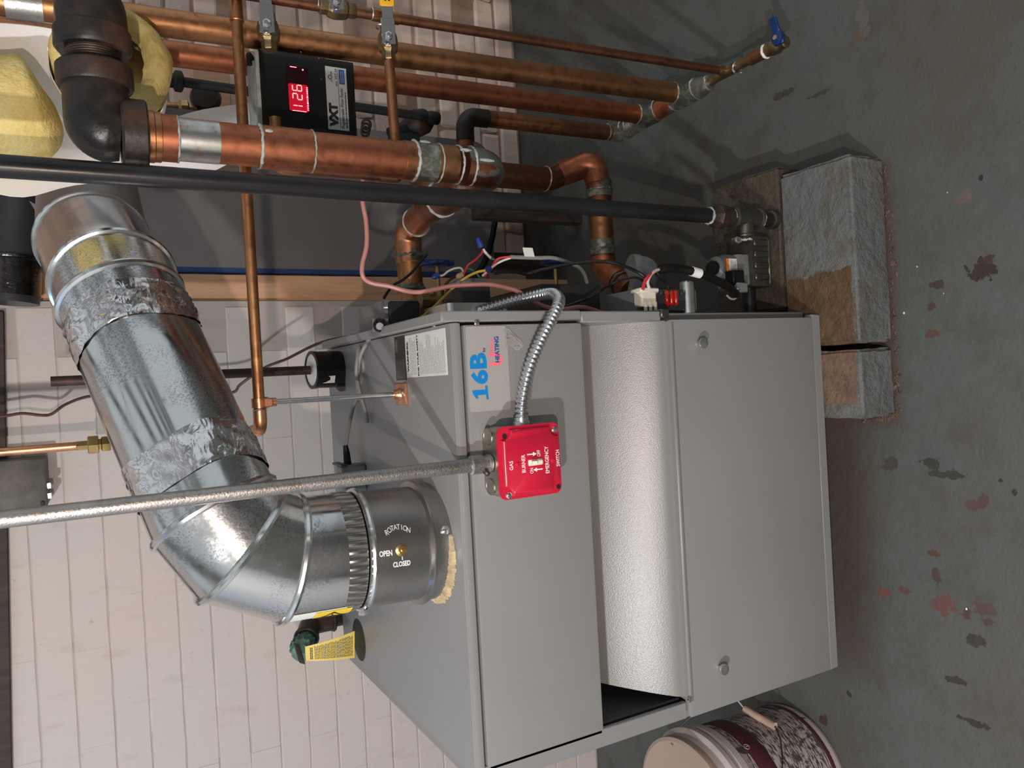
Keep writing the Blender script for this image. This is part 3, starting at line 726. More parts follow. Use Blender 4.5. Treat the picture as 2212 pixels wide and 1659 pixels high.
fp = [(bx1-.002, .926, .7485)]
pts = [V3((bx1-.004, .926, at(1126, 915, .926).z))]+[at(px, py, Y) for px, py, Y in ((1128, 868, .922), (1142, 800, .918), (1166, 740, .916), (1191, 690, .917), (1207, 655, .925), (1204, 640, .950), (1188, 634, .985), (1150, 640, 1.02), (1100, 653, 1.05), (1050, 668, 1.07), (1034, 673, 1.08))]
sp_ = spline(pts, 60)
acc = [0]
for i in range(1, len(sp_)): acc.append(acc[-1]+(sp_[i]-sp_[i-1]).length)
Lt = acc[-1]; pitch = .0066; step = pitch/6; k = 0; P = []; rad = []
for i in range(int(Lt/step)):
    t = i*step
    while acc[k+1] < t: k += 1
    u = (t-acc[k])/max(1e-9, acc[k+1]-acc[k]); P.append(sp_[k].lerp(sp_[k+1], u)); rad.append(.0080+.0013*math.sin(2*math.pi*t/pitch))
fx = thing('flexible_conduit', pts[0], 'curved ribbed metal cable running from the red switch box around the boiler edge', 'conduit')
B().tube(P, rad, 14).build('armour', M['zinc'], fx, angle=80)
B().lathe((bx1-.001, .926, pts[0].z), XA, [(.0125, 0), (.0125, .004), (.0105, .005), (.0105, .010)], 16).build('connector', M['zinc'], fx)

# ------------------------------------------------------------------ relief valve, gauge, damper motor on the boiler top
rp = atz(770, 1380, ZT)
hole = V3((-.490, 1.455, ZT))
B().lathe(hole-UP*.0005, UP, [(.040, 0), (.040, .0009), (.039, .0010)], 32).build('relief_opening', M['print_black'], bo)
rv = thing('relief_valve', (hole.x, 1.62, .84), 'pressure relief valve with green cap and yellow paper tag at the boiler rear', 'valve')
p1 = at(745, 1331, 1.60); p2 = at(672, 1347, 1.60); p3 = at(652, 1385, 1.50)
pv = V3((p2.x, p2.y, p2.z))
q = B(); q.tube([(pv.x, pv.y, .70), (pv.x, pv.y, pv.z-.018)], .0165, 20); q.build('riser', M['cast_iron'], rv)
q = B(); pe = at(662, 1378, 1.555)
q.tube(fillet([(pv.x, pv.y, pv.z-.045), pv, pe], .022), .0225, 20)
q.torus((pv.x, pv.y, pv.z-.045), UP, .021, .0045, 28, 8); q.torus(pe, (pe-pv), .021, .0045, 28, 8)
q.build('elbow', M['cast_iron'], rv)
vd = (pe-pv).normalized(); ve = pe+vd*.006
q = B().lathe(pe, vd, [(.0165, 0), (.0165, .02), (.023, .022), (.024, .040), (.020, .044), (.019, .052)], 24)
for i in range(14):
    a = 2*math.pi*i/14; x, y, z = frame(vd); d0 = x*math.cos(a)+y*math.sin(a)
    q.obox(pe+vd*.022+d0*.022-d0.cross(vd)*.002, d0*.004, vd*.018, d0.cross(vd)*.004)
q.build('cap', M['verdigris'], rv)
te = pe+vd*.05
lv = B().obox(at(648, 1394, 1.49), at(660, 1436, 1.47)-at(648, 1394, 1.49), V3((0, .012, 0)), V3((.004, .004, .010)), .0015).build('lever', M['malleable'], rv)
c00 = at(659, 1397, 1.475); c01 = at(661, 1428, 1.475); c10 = at(766, 1363, 1.475); c11 = at(766, 1421, 1.475)
tg = B(); nx_, ny_ = 10, 4; vs = []; fs = []
for i in range(nx_+1):
    u = i/nx_
    for j in range(ny_+1):
        v = j/ny_; p = c00.lerp(c10, u).lerp(c01.lerp(c11, u), v) + V3((0, -.006*math.sin(u*3.1), 0)); vs.append(p)
for i in range(nx_):
    for j in range(ny_): fs.append((i*(ny_+1)+j, (i+1)*(ny_+1)+j, (i+1)*(ny_+1)+j+1, i*(ny_+1)+j+1))
nb = len(vs); vs2 = vs+[p+V3((0, .0008, 0)) for p in vs]; fs2 = fs+[tuple(nb+i for i in reversed(f)) for f in fs]
tg.add(vs2, fs2); tgo = tg.build('paper_tag', M['yellow_tag'], rv)
q = B()
for i in range(30):
    u = .085+.88*i/30
    if i == 2: continue
    vv = .10
    while vv < .84:
        L = random.uniform(.05, .16)
        a = c00.lerp(c10, u).lerp(c01.lerp(c11, u), 1-vv) + V3((0, -.006*math.sin(u*3.1)-.0006, 0))
        b = c00.lerp(c10, u).lerp(c01.lerp(c11, u), 1-min(vv+L, .88)) + V3((0, -.006*math.sin(u*3.1)-.0006, 0))
        w = (c10-c00)*(.012 if i > 1 else .018)
        q.add([a, b, b+w, a+w], [(0, 1, 2, 3)]); vv += L+.025
q.build('print', M['print_black'], tgo, smooth=False)

gc = atz(745, 800, ZT+.02); gY = 1.475
ga = thing('pressure_control', at(728, 800, gY), 'round black pressure gauge standing on the boiler rear edge, below a brown pipe', 'gauge')
g0 = at(732, 797, gY); g1 = at(690, 795, gY); gx = (g1-g0).normalized()
gdir = V3((0, -.12, 1)).normalized()
B().lathe(g0-gdir*.002, gdir, [(.0345, 0), (.0355, .004), (.0355, .050), (.0365, .052), (.0365, .058), (.031, .059), (.031, .055)], 40).build('case', M['black_gloss'], ga)
B().lathe(g0+gdir*.0535, gdir, [(.0308, 0), (.0305, .001)], 40).build('glass', M['paper_jacket'], ga)
# lid swung out below
B().lathe(g0-gdir*.006+V3((-.008, -.010, 0)), V3((.1, -.2, 1)), [(.036, 0), (.037, .003), (.030, .004), (.014, -.006+.012)], 40).build('cover', M['black_gloss'], ga)
c = g0+gdir*.018+V3((-.026, -.0255, 0)); B().obox(c, V3((.013, -.008, 0)), V3((0, 0, .022)), V3((-.0006, -.001, 0))).build('sticker', M['paper_white'], ga)
bp0 = g0+gdir*.058; tube_top = at(380, 790, gY+.03)
bp = thing('siphon_pipe', bp0, 'brown steel pipe standing above the black pressure gauge by the wall', 'pipe')
B().tube([bp0, (bp0.x, bp0.y, 1.30)], .0085, 18).build('pipe', M['rusty_iron'], bp)

mb = thing('damper_motor', atz(755, 1012, ZT), 'small dark grey control box on the boiler top beside the flue with a plugged cable', 'control box')
m0 = at(737, 1005, 1.42); zz0 = ZT
a = at(738, 1003, 1.36); b = at(778, 1003, 1.36)
mbx = (at(757, 1003, 1.36).x)
B().box((mbx-.075, 1.345, ZT), (mbx, 1.385, a.z+.004), .004).build('case', M['case_grey'], mb)
q = B().box((mbx-.001, 1.335, a.z-.004), (mbx+.004, 1.392, a.z+.008), .001); q.build('bracket', M['dark_case'], mb)
pz = (a.z+b.z)/2+.006
B().tube([(mbx, 1.36, pz), (mbx+.022, 1.36, pz+.001), (mbx+.035, 1.36, pz+.002)], [.007, .006, .0042], 14).build('plug', M['black_plastic'], mb)
cord = mb
pts = [V3((mbx+.030, 1.36, pz+.002))]+[at(px, py, Y) for px, py, Y in ((752, 930, 1.37), (763, 880, 1.38), (777, 845, 1.36), (786, 800, 1.33), (779, 765, 1.33), (776, 750, 1.32), (772, 775, 1.31), (770, 810, 1.31), (778, 850, 1.31), (790, 890, 1.31), (793, 913, 1.31))]
B().tube(spline(pts, 8), .0034, 10).build('cord_loop', M['wire_grey'], cord)
pts = [at(px, py, Y) for px, py, Y in ((776, 862, 1.34), (772, 820, 1.32), (777, 775, 1.31), (790, 745, 1.30), (806, 720, 1.27), (818, 707, 1.26))]
B().tube(spline(pts, 8), .0038, 10).build('cord', M['wire_grey'], cord)
a = at(806, 724, 1.265); b = at(822, 703, 1.255); B().tube([a, b], .0062, 12).build('label_wrap', M['paper_jacket'], cord)

# pipe stand: threaded rod with copper clamps
ps = thing('pipe_support', atz(865, 846, ZT), 'threaded steel rod standing on a copper foot on the boiler top', 'support')
ft = V3((-.016, 1.148, ZT))
q = B().box((ft.x-.017, ft.y-.028, ZT), (ft.x+.017, ft.y+.020, ZT+.0025), .0008)
q.box((ft.x-.017, ft.y-.030, ZT), (ft.x+.017, ft.y-.024, ZT+.005), .0008)
q.lathe((ft.x, ft.y, ZT+.002), UP, [(.0105, 0), (.0085, .003), (.0072, .011)], 20); q.build('foot', M['copper_bright'], ps)
B().lathe((ft.x+.002, ft.y-.014, ZT+.0025), UP, [(.0032, 0), (.002, .0022)], 10).build('screw', M['chrome'], ps)
EZ = 1.031
pr = []; rr_ = []
zz = ZT+.008
while zz < EZ-.018: pr.append((ft.x, ft.y, zz)); rr_.append(.0044 if len(pr) % 2 else .0039); zz += .0011
B().tube(pr, rr_, 12).build('rod', M['zinc'], ps, angle=80)
q = B().lathe((ft.x, ft.y, EZ-.024), UP, [(.0065, 0), (.0065, .010), (.0085, .012), (.0085, .016)], 18)
q.tube([(ft.x-.007, 1.148, EZ), (ft.x+.007, 1.148, EZ)], .0108, 20, False); q.tube([(ft.x-.007, 1.148, EZ), (ft.x+.007, 1.148, EZ)], .0096, 20, False)
q.obox((ft.x-.006, 1.132, EZ-.016), V3((.012, 0, 0)), V3((0, .006, 0)), V3((0, 0, .012)), .001); q.build('clamp', M['copper_bright'], ps)

# small copper line E crossing the picture
def fitting(q, p, axis, L, r, n=20): q.tube([V3(p)-V3(axis)*L/2, V3(p)+V3(axis)*L/2], r, n)
ln = thing('feed_line', (-.05, 1.148, EZ), 'small bright copper line crossing level above the boiler to the threaded support', 'pipe')
B().tube([(1.05, 1.148, EZ), (-.028, 1.148, EZ)], .0080, 20).build('pipe', M['copper'], ln)
q = B(); q.tube(fillet([(-.025, 1.148, EZ), (-.054, 1.148, EZ), (-.060, 1.215, EZ+.002)], .016), .0096, 20); q.build('elbow', M['copper_bright'], ln)
B().torus((-.026, 1.148, EZ), XA, .0084, .0016, 24, 6).build('solder_ring', M['solder'], ln)
q = B(); x_ = at(517, 14, 1.148).x; q.tube([(x_-.022, 1.148, EZ), (x_+.10, 1.148, EZ)], .0094, 20); q.torus((x_-.022, 1.148, EZ), XA, .0090, .0014, 24, 6); q.build('coupling', M['copper'], ln)

# ------------------------------------------------------------------ big copper main with cast elbows
mY = 1.06; mx = at(700, 330, mY).x; MR = .0268
mt = at(318, 287, mY).z; mbz = at(1052, 383, mY).z
mn = thing('main_steam_pipe', (mx, mY, mbz), 'thick copper steam main dropping from black cast iron elbows to a solder smeared bend', 'pipe')
def mz(px): return at(px, 325 if px < 700 else 365, mY).z
zz = [mz(p) for p in (318, 372, 384, 472, 560, 670, 868, 893, 940, 985, 1015, 1035)]
q = B().lathe((mx, mY, mz(352)), UP, [(MR+.004, 0), (MR+.004, .012)], 8); q = B()
q.lathe((mx, mY, mz(350)), UP, [(MR+.002, 0), (MR+.0042, .001), (MR+.0042, .008), (MR+.0052, .009), (MR+.0052, .018), (MR+.003, .019)], 40, None)
q.build('collar', M['copper'], mn, angle=30)
B().tube([(mx, mY, mz(384)), (mx, mY, mz(322))], MR+.0025, 40).build('adaptor', M['copper_red'], mn)
B().tube([(mx, mY, mz(472)), (mx, mY, mz(384))], MR+.0005, 40).build('tinned_length', M['tinned'], mn)
B().tube([(mx, mY, mz(868)), (mx, mY, mz(472))], MR, 40).build('pipe', M['copper_red'], mn)
B().tube([(mx, mY, mz(670)), (mx, mY, mz(562))], MR+.002, 40).build('coupling', M['copper_red'], mn)
B().tube([(mx, mY, mz(980)), (mx, mY, mz(868))], MR+.0012, 40).build('lower_pipe', M['copper'], mn)
B().tube([(mx, mY, mz(938)), (mx, mY, mz(895))], MR+.0018, 40).build('solder_band', M['solder_patina'], mn)
q = B()
for px, r, w in ((384, .0014, .25), (560, .0020, .3), (672, .0012, .4), (893, .0022, .4), (945, .0010, .3), (987, .0016, .3), (1014, .0022, .25)): B().torus((mx, mY, mz(px)), UP, MR+.0018, r, 48, 8, w).build('solder_ring', M['flux_white'], mn)
# drips of flux
q = B()
for px, a0, L in ((570, 30, .008), (985, 35, .016), (905, 60, .014), (1022, 5, .022)):
    a = R(a0); p = V3((mx+math.sin(a)*(MR+.0022), mY-math.cos(a)*(MR+.0022), mz(px)))
    B().tube([p+UP*.002, p-UP*L*.5, p-UP*L], [.0020, .0028, .0012], 8).build('flux_drip', M['flux_white'], mn)
tee = V3((mx, mY, mz(1045)))
riser_e = at(884, 486, 1.50)
b1 = V3((mx, mY, mz(975))); back = V3((mx+.055, 1.22, tee.z+.000))
q = B(); q.tube(fillet([(mx, mY, mz(1000)), (mx-.002, mY, tee.z-.012), (mx-.006, mY+.14, tee.z-.012)], .040, 10), MR+.0028, 40); q.build('bend', M['tinned_bend'], mn)
# tee behind the bend: one branch to the boiler riser, one down to the equaliser
T0 = V3((mx-.004, mY+.17, tee.z-.012))
hd = thing('header_pipe', T0, 'copper header running back from the steam main to the boiler riser elbow', 'pipe')
q = B(); q.tube([(mx-.006, mY+.125, tee.z-.012), T0+V3((0, .08, 0))], MR+.003, 32); q.build('tee', M['copper_dark'], hd)
rx = V3((.330, 1.53, .637))
q = B(); q.tube([T0+V3((0, .06, 0)), rx-V3((0, .05, -.003))], MR-.001, 32); q.build('pipe', M['copper_red'], hd)
B().torus(T0+V3((0, .02, 0)), YA, MR+.004, .003, 40, 8, .3).build('solder_ring', M['flux_white'], hd); B().torus(rx-V3((0, .062, -.003)), YA, MR+.002, .0022, 40, 8, .2).build('solder_ring', M['flux_white'], hd)
q = B(); q.tube(fillet([rx-V3((0, .07, -.003)), rx, rx-V3((.075, 0, 0))], .035, 10), MR+.001, 32); q.build('elbow', M['copper_bright'], hd)
q = B(); q.tube([rx-V3((.07, 0, 0)), (.06, 1.53, .633)], MR-.0008, 32); q.build('riser', M['copper'], hd)
for p0_, p1_ in ((566, 540), (632, 615)):
    q = B().tube([(at(885, p0_, 1.53).x, 1.53, .636), (at(885, p1_, 1.53).x, 1.53, .636)], MR+.0012, 32); q.torus((at(885, (p0_+p1_)/2, 1.53).x, 1.53, .636), XA, MR, .0035, 40, 8, .5); q.build('solder_band', M['solder_patina'], hd)
# equaliser
e0 = at(1085, 384, 1.50); e1 = at(1175, 386, 1.50); e2 = at(1225, 368, 1.50); e3 = at(1282, 350, 1.46); e4 = at(1296, 420, 1.46); e5 = at(1303, 578, 1.46); e6 = at(1362, 628, 1.36)
eq = thing('equaliser_pipe', e3, 'copper return pipe below the gas pipe with verdigris bands, bending to the boiler foot', 'pipe')
xq = e1.x
e0 = V3((xq, 1.50, tee.z)); e1 = V3((xq, 1.50, at(1190, 386, 1.50).z))
q = B(); q.tube(fillet([T0+V3((.0, .04, -.005)), V3((xq, 1.44, tee.z-.03)), V3((xq, 1.50, tee.z-.08)), e1, e2+V3((0, 0, -.0)), e3, e4, e5, e6], [.03, .03, .04, .05, .05, .028, .02, .034, .02], 8), .0268, 28); q.build('pipe', M['copper_dark'], eq)
q = B(); q.tube(fillet([e1.lerp(e2, .6), e3, e3.lerp(e4, .62)], .03, 8), .0292, 28); q.build('elbow', M['copper_red'], eq)
q = B(); q.tube(fillet([e4.lerp(e5, .86), e5, e5.lerp(e6, .62)], .034, 8), .0292, 28); q.build('elbow', M['copper_red'], eq)
q = B(); q.torus(V3((xq, 1.5, at(1178, 386, 1.5).z)), UP, .0275, .0018, 32, 8, .3); q.build('solder_ring', M['solder'], eq)
for t0, t1 in ((.0, .14), (.80, .93)):
    q = B().tube([e4.lerp(e5, t0-.18), e4.lerp(e5, t1-.1)], .0285, 28); q.torus(e4.lerp(e5, t0-.06), e5-e4, .0285, .003, 32, 8, .5); q.build('solder_band', M['solder_patina'], eq)
B().torus(e5.lerp(e6, .7), e6-e5, .029, .003, 32, 8, .5).build('solder_ring', M['solder_patina'], eq)
B().tube([e4.lerp(e5, .32), e4.lerp(e5, .74)], .0273, 28).build('copper_sleeve', M['copper'], eq)

# cast iron elbows on top of the main
ce = thing('cast_iron_elbow', (mx, mY, mz(318)), 'pair of threaded black cast iron elbows capping the thick copper main', 'elbow')
k0 = V3((mx, mY, mz(316))); k1 = V3((mx+.004, mY, at(205, 270, mY).z)); k2 = at(205, 160, mY); k3 = at(205, 95, mY)
zc = at(215, 235, mY); cr_ = .040
q = B(); q.tube(fillet([k0+UP*.028, V3((mx+.002, mY, k2.z)), k2+V3((-.012, 0, 0))], .062, 10), [.033]*1+[.037]*11+[.037], 32)
q.build('lower_elbow', M['cast_iron'], ce)
B().lathe(k0-UP*.002, UP, [(.041, 0), (.043, .002), (.043, .027), (.040, .030)], 36).build('socket_band', M['cast_iron'], ce); B().lathe(V3((k2.x-.018, mY, k2.z)), XA, [(.041, 0), (.043, .003), (.043, .024), (.040, .027)], 36).build('socket_band', M['cast_iron'], ce)
q = B(); P = []; rr_ = []
for i in range(24): P.append((k2.x+.006+i*.0014, mY, k2.z)); rr_.append(.0305+(.0008 if i % 2 else 0))
q.tube(P, rr_, 32); q.build('threaded_nipple', M['rusty_iron'], ce)
k4 = V3((k2.x+.086, mY, k2.z)); q = B(); q.tube(fillet([(k2.x+.030, mY, k2.z), k4, (k4.x+.002, mY+.16, k4.z+.005)], .052, 10), .0395, 32)
q.build('upper_elbow', M['cast_iron'], ce)
q = B().lathe((k2.x+.026, mY, k2.z), XA, [(.040, 0), (.043, .004), (.043, .024), (.0395, .028)], 36); q.build('socket_band', M['cast_iron'], ce)

# ------------------------------------------------------------------ pipe insulation at the top
i0 = V3((k4.x-.012, mY+.135, k4.z-.026)); idr = V3((.05, 1, -.02)).normalized()
pi_ = thing('pipe_insulation', i0, 'yellow fibreglass pipe insulation in white paper wrapped behind the cast iron elbow', 'insulation')
def woolring(o, ax, r0, r1, L, amp, n=48):
    x, y, z = frame(ax); vs = []; fs = []; prof = [(r0, .0), (r0+.008, -.010), ((r0+r1)/2, -.018), (r1-.008, -.012), (r1, .004), (r1, L)]
    for i, (r, h) in enumerate(prof):
        for j in range(n):
            a = 2*math.pi*j/n; e = amp*(math.sin(a*5+i)+.7*math.sin(a*11+i*2)+random.uniform(-.5, .5))
            vs.append(V3(o)+z*(h+e*.6)+(x*math.cos(a)+y*math.sin(a))*(r+e*.35))
    m_ = len(prof)
    for i in range(m_-1):
        for j in range(n): fs.append((i*n+j, i*n+(j+1) % n, (i+1)*n+(j+1) % n, (i+1)*n+j))
    return B().add(vs, fs)
woolring(i0, idr, .040, .077, .30, .004).build('wool', M['fibreglass'], pi_, angle=70)
def jacket(o, ax, r, a0, a1, h0, h1, th=.0015, n=28, m=8, tear=.02, grow=0):
    x, y, z = frame(ax); vs = []; fs = []
    for i in range(m+1):
        for j in range(n+1):
            a = R(a0+(a1-a0)*j/n); e = tear*(math.sin(j*1.7)*.5+random.uniform(-.5, .5)) if i == 0 else 0
            rr = r*(1+grow*(j/n)); h = h0+(h1-h0)*i/m+e
            vs.append(V3(o)+z*h+(x*math.cos(a)+y*math.sin(a))*rr)
    k = len(vs)
    for i in range(m+1):
        for j in range(n+1):
            a = R(a0+(a1-a0)*j/n); vs.append(V3(vs[i*(n+1)+j])+(x*math.cos(a)+y*math.sin(a))*th)
    for i in range(m):
        for j in range(n):
            f = (i*(n+1)+j, i*(n+1)+j+1, (i+1)*(n+1)+j+1, (i+1)*(n+1)+j); fs.append(tuple(reversed(f))); fs.append(tuple(k+q for q in f))
    bnd = [j for j in range(n+1)]
    for j in range(n): fs.append((j, j+1, k+j+1, k+j)); fs.append((m*(n+1)+j+1, m*(n+1)+j, k+m*(n+1)+j, k+m*(n+1)+j+1))
    for i in range(m):
        fs.append(((i+1)*(n+1), i*(n+1), k+i*(n+1), k+(i+1)*(n+1))); fs.append((i*(n+1)+n, (i+1)*(n+1)+n, k+(i+1)*(n+1)+n, k+i*(n+1)+n))
    return B().add(vs, fs)
jacket(i0, idr, .079, -60, 200, .03, .30).build('paper_facing', M['paper_jacket'], pi_)
# second run: white jacketed pipe passing behind the main, with a yellow end towards us at the left
j0 = at(45, 225, 1.12)
ji = thing('insulated_run', j0, 'white paper jacketed insulation with torn yellow end at the top, beside the elbow', 'insulation')
j1 = at(-140, 230, 1.14); jd = (at(40, 215, 1.12)-j1).normalized()
q = B(); P = [at(px, py, Y) for px, py, Y in ((-190, 236, 1.22), (-100, 236, 1.22), (20, 236, 1.22), (66, 232, 1.22), (96, 228, 1.22), (114, 222, 1.22))]
q.tube(spline(P, 4), [.067]*14+[.063, .059, .052, .043, .032, .020, .005], 36); q.build('wool', M['fibreglass'], ji, angle=70)
def sheetpx(pts, th=.0015, sub=4):     # bent paper sheet through a grid of points
    rows = [spline(r, sub) for r in pts]; cols = list(zip(*rows)); grid = [spline(list(c), sub) for c in cols]
    m_, n_ = len(grid), len(grid[0]); vs = [p for c in grid for p in c]; k = len(vs); fs = []
    for i in range(m_):
        for j in range(n_):
            p = grid[i][j]; du = grid[min(i+1, m_-1)][j]-grid[max(i-1, 0)][j]; dv = grid[i][min(j+1, n_-1)]-grid[i][max(j-1, 0)]
            nn = du.cross(dv); vs.append(p+(nn.normalized() if nn.length > 1e-9 else YA)*th)
    for i in range(m_-1):
        for j in range(n_-1):
            f = (i*n_+j, (i+1)*n_+j, (i+1)*n_+j+1, i*n_+j+1); fs.append(f); fs.append(tuple(k+q for q in reversed(f)))
    bd = [(i*n_, (i+1)*n_) for i in range(m_-1)]+[((i+1)*n_+n_-1, i*n_+n_-1) for i in range(m_-1)]+[(j+1, j) for j in range(n_-1)]+[((m_-1)*n_+j, (m_-1)*n_+j+1) for j in range(n_-1)]
    for a, b in bd: fs.append((a, b, k+b, k+a))
    return B().add(vs, fs)
g = [[at(-160, 60, 1.20), at(-20, 50, 1.22), at(110, 62, 1.24), at(152, 80, 1.28)],
     [at(-160, 130, 1.26), at(-20, 125, 1.27), at(110, 160, 1.29), at(150, 190, 1.30)],
     [at(-160, 210, 1.36), at(-20, 215, 1.36), at(110, 240, 1.36), at(160, 250, 1.36)]]
sheetpx(g).build('paper_facing', M['paper_jacket'], ji)
# curled sheet of jacket hanging behind the main
wj = thing('jacket_sheet', at(300, 330, 1.30), 'loose curled sheet of white insulation jacket behind the thick copper main', 'paper sheet')
g = [[at(-60, 250, 1.42), at(60, 250, 1.42), at(200, 235, 1.42), at(330, 260, 1.40), at(440, 236, 1.40), at(545, 221, 1.40)],
     [at(-60, 340, 1.30), at(60, 340, 1.30), at(200, 330, 1.30), at(330, 320, 1.30), at(440, 300, 1.31), at(545, 246, 1.34)],
     [at(-60, 405, 1.27), at(50, 425, 1.27), at(160, 400, 1.28), at(330, 382, 1.29), at(470, 366, 1.31), at(560, 300, 1.34)]]
sheetpx(g).build('sheet', M['paper_jacket'], wj)

# ------------------------------------------------------------------ gas pipe
gx, gy = .2705, 1.03
gp = thing('gas_pipe', (gx, gy, .09), 'long upright black iron gas pipe with a tee near the floor', 'pipe')
def gz(px): return at(px, 470, gy).z
B().tube([(gx, gy, gz(1532)), (gx, gy, CZ-.005)], .0134, 24).build('pipe', M['black_pipe'], gp)
q = B().lathe((gx, gy, gz(1580)), UP, [(.0155, 0), (.018, .006), (.0182, .018)], 24); q.lathe((gx, gy, gz(1562)), UP, [(.0215, 0), (.0228, .003), (.0228, .016), (.0205, .019), (.0168, .026), (.016, .034)], 8)
q.build('union', M['rusty_iron'], gp, angle=25)
q = B(); q.tube([(gx, gy, gz(1640)), (gx, gy, gz(1580))], .0165, 24)
for px in (1636, 1584): q.torus((gx, gy, gz(px)), UP, .0168, .0034, 28, 8)
tz = gz(1610); q.tube([(gx, gy, tz), (gx-.034, gy+.004, tz)], .0150, 20); q.torus((gx-.032, gy+.004, tz), XA, .0150, .003, 24, 8); q.build('tee', M['malleable'], gp)
B().tube([(gx, gy, .104), (gx, gy, gz(1638))], .0134, 24).build('nipple', M['black_pipe'], gp)
q = B().lathe((gx, gy, .0905), UP, [(.015, 0), (.0175, .003), (.0175, .014), (.014, .016)], 24); q.build('drip_cap', M['malleable'], gp)
for px in (1532, 1578, 1642): B().torus((gx, gy, gz(px)), UP, .0138, .0022, 28, 8, .4).build('pipe_dope', M['flux_white'], gp)
B().torus((gx-.040, gy+.004, tz), XA, .0118, .0022, 24, 8, .5).build('pipe_dope', M['flux_white'], gp)

# gas valve
gv = thing('gas_valve', (.19, 1.04, .115), 'grey gas control valve with a black cap between gas pipe and boiler', 'valve')
va = at(1600, 512, 1.04); vb = at(1648, 622, 1.04)
vx0, vx1 = vb.x, va.x; vz1 = va.z; vz0 = vb.z-.004
B().tube([(gx-.036, gy+.004, tz), (vx1-.004, gy+.004, tz)], .0118, 20).build('inlet', M['malleable'], gv)
q = B().box((vx0, 1.022, vz0), (vx1, 1.085, vz1-.006), .004, 2)
for i in range(4):
    x_ = vx0+.012+i*.021; q.box((x_, 1.0185, vz0+.006), (x_+.012, 1.024, vz1-.012), .002)
q.box((vx0+.004, 1.020, vz0), (vx1-.004, 1.086, vz0+.006), .002); q.build('body', M['malleable'], gv)
hx = at(1560, 575, 1.04).x
q = B().box((hx-.036, 1.030, vz1-.012), (hx+.022, 1.085, vz1+.022), .004, 2); q.lathe((hx-.002, 1.055, vz1+.020), UP, [(.026, 0), (.026, .014), (.022, .024), (.022, .034), (.017, .038)], 32); q.build('regulator', M['case_grey'], gv)
B().lathe((hx-.002, 1.052, vz1+.056), (0, -.25, 1), [(.0125, 0), (.0125, .012), (.0115, .014), (.005, .014)], 24).build('knob', M['black_plastic'], gv)
c = at(1582, 575, 1.028); B().obox((c.x-.014, 1.0285, c.z-.012), (.028, 0, 0), (0, .001, 0), (0, 0, .020)).build('label', M['paper_white'], gv)
B().obox((c.x-.014, 1.0282, c.z+.008), (.028, 0, 0), (0, .001, 0), (0, 0, .0055)).build('orange_strip', plain('orange', (.85, .22, .02), .5, 0, 0, 10, 0), gv)
B().greek((c.x-.012, 1.0283, c.z-.010), XA, UP, .024, .015, 6, thick=.3, dep=.0002).build('print', M['print_black'], gv, smooth=False)
c = at(1590, 604, 1.02); q = B().box((c.x-.011, 1.010, c.z-.012), (c.x+.016, 1.032, c.z+.016), .002); q.build('terminal', M['black_plastic'], gv)
c = at(1598, 622, 1.015); B().box((c.x-.009, 1.006, c.z-.012), (c.x+.009, 1.026, c.z+.014), .002).build('plug', M['case_grey'], gv)
c = at(1594, 518, 1.02); B().lathe((c.x, 1.03, c.z), (0, -1, .2), [(.006, 0), (.006, .012), (.0035, .013), (.0035, .018)], 8).build('test_port', M['zinc'], gv)
B().tube([(vx0+.004, 1.05, vz0+.03), (.085, 1.05, vz0+.03)], .012, 18).build('outlet', M['black_pipe'], gv)

# ------------------------------------------------------------------ controls on the boiler's right side
jb = thing('junction_box', at(870, 690, 1.25), 'grey sheet metal junction box at the boiler right side towards the rear', 'control box')
a = at(830, 646, 1.25); b = at(908, 706, 1.25)
q = B().box((.0955, 1.25, b.z), (a.x, 1.40, a.z), .004, 2); q.build('case', M['case_grey'], jb)
B().box((.0955, 1.2475, b.z), (a.x-.004, 1.251, a.z-.006), .003).build('cover', M['dark_case'], jb)
c = at(833, 702, 1.20); B().box((c.x-.010, 1.205, c.z-.008), (c.x+.012, 1.208, c.z+.020), .001).build('tab', M['case_grey'], jb)
B().lathe((c.x+.002, 1.204, c.z+.008), (-.3, -1, .4), [(.010, 0), (.011, .003), (.011, .014), (.006, .018)], 20).build('strain_relief', M['black_gloss'], jb)
c = at(818, 665, 1.25); B().lathe((c.x, 1.249, a.z-.004), UP, [(.004, 0), (.002, .006)], 10).build('screw', M['chrome'], jb)

rb = thing('relay_box', at(1040, 690, 1.12), 'steel outlet box with a relay on its side, where the ribbed cable ends', 'control box')
a = at(962, 657, 1.09); b = at(1103, 684, 1.09)
B().prism([(p[0], p[1]) for p in rrect(1.085, 1.185, at(1100, 670, 1.09).z, at(965, 670, 1.09).z, .01)], (.0955, 0, 0), YA, UP, (.026, 0, 0)).build('outlet_box', M['zinc'], rb)
c0 = at(1058, 655, 1.10); c1 = at(1000, 620, 1.10)
q = B().box((.122, 1.095, c0.z), (.150, 1.165, c1.z+.004), .003, 2); q.build('relay_base', M['dark_case'], rb)
q = B().box((.149, 1.099, c0.z+.004), (.163, 1.160, c1.z+.002), .005, 2); q.build('relay_can', M['zinc'], rb)
c = at(955, 700, 1.15); B().box((.096, 1.17, .72), (.106, 1.19, .742), .001).build('mounting_tab', M['zinc'], rb)

bb_ = thing('low_water_control', at(1240, 680, 1.08), 'black boxed control with tan top on the boiler right side, midway up', 'control box')
a = at(1168, 612, 1.08); b = at(1300, 684, 1.08)
q = B().box((.097, 1.08, b.z), (a.x, 1.30, a.z), .006, 2); q.build('case', M['dark_case'], bb_)
q = B().box((.097, 1.084, a.z-.001), (a.x-.006, 1.295, a.z+.001), .0005); q.build('top_cover', M['tan_card'], bb_)
q = B().box((.096, 1.074, b.z-.006), (.104, 1.084, a.z-.01), .001); q.build('bracket', M['zinc'], bb_)

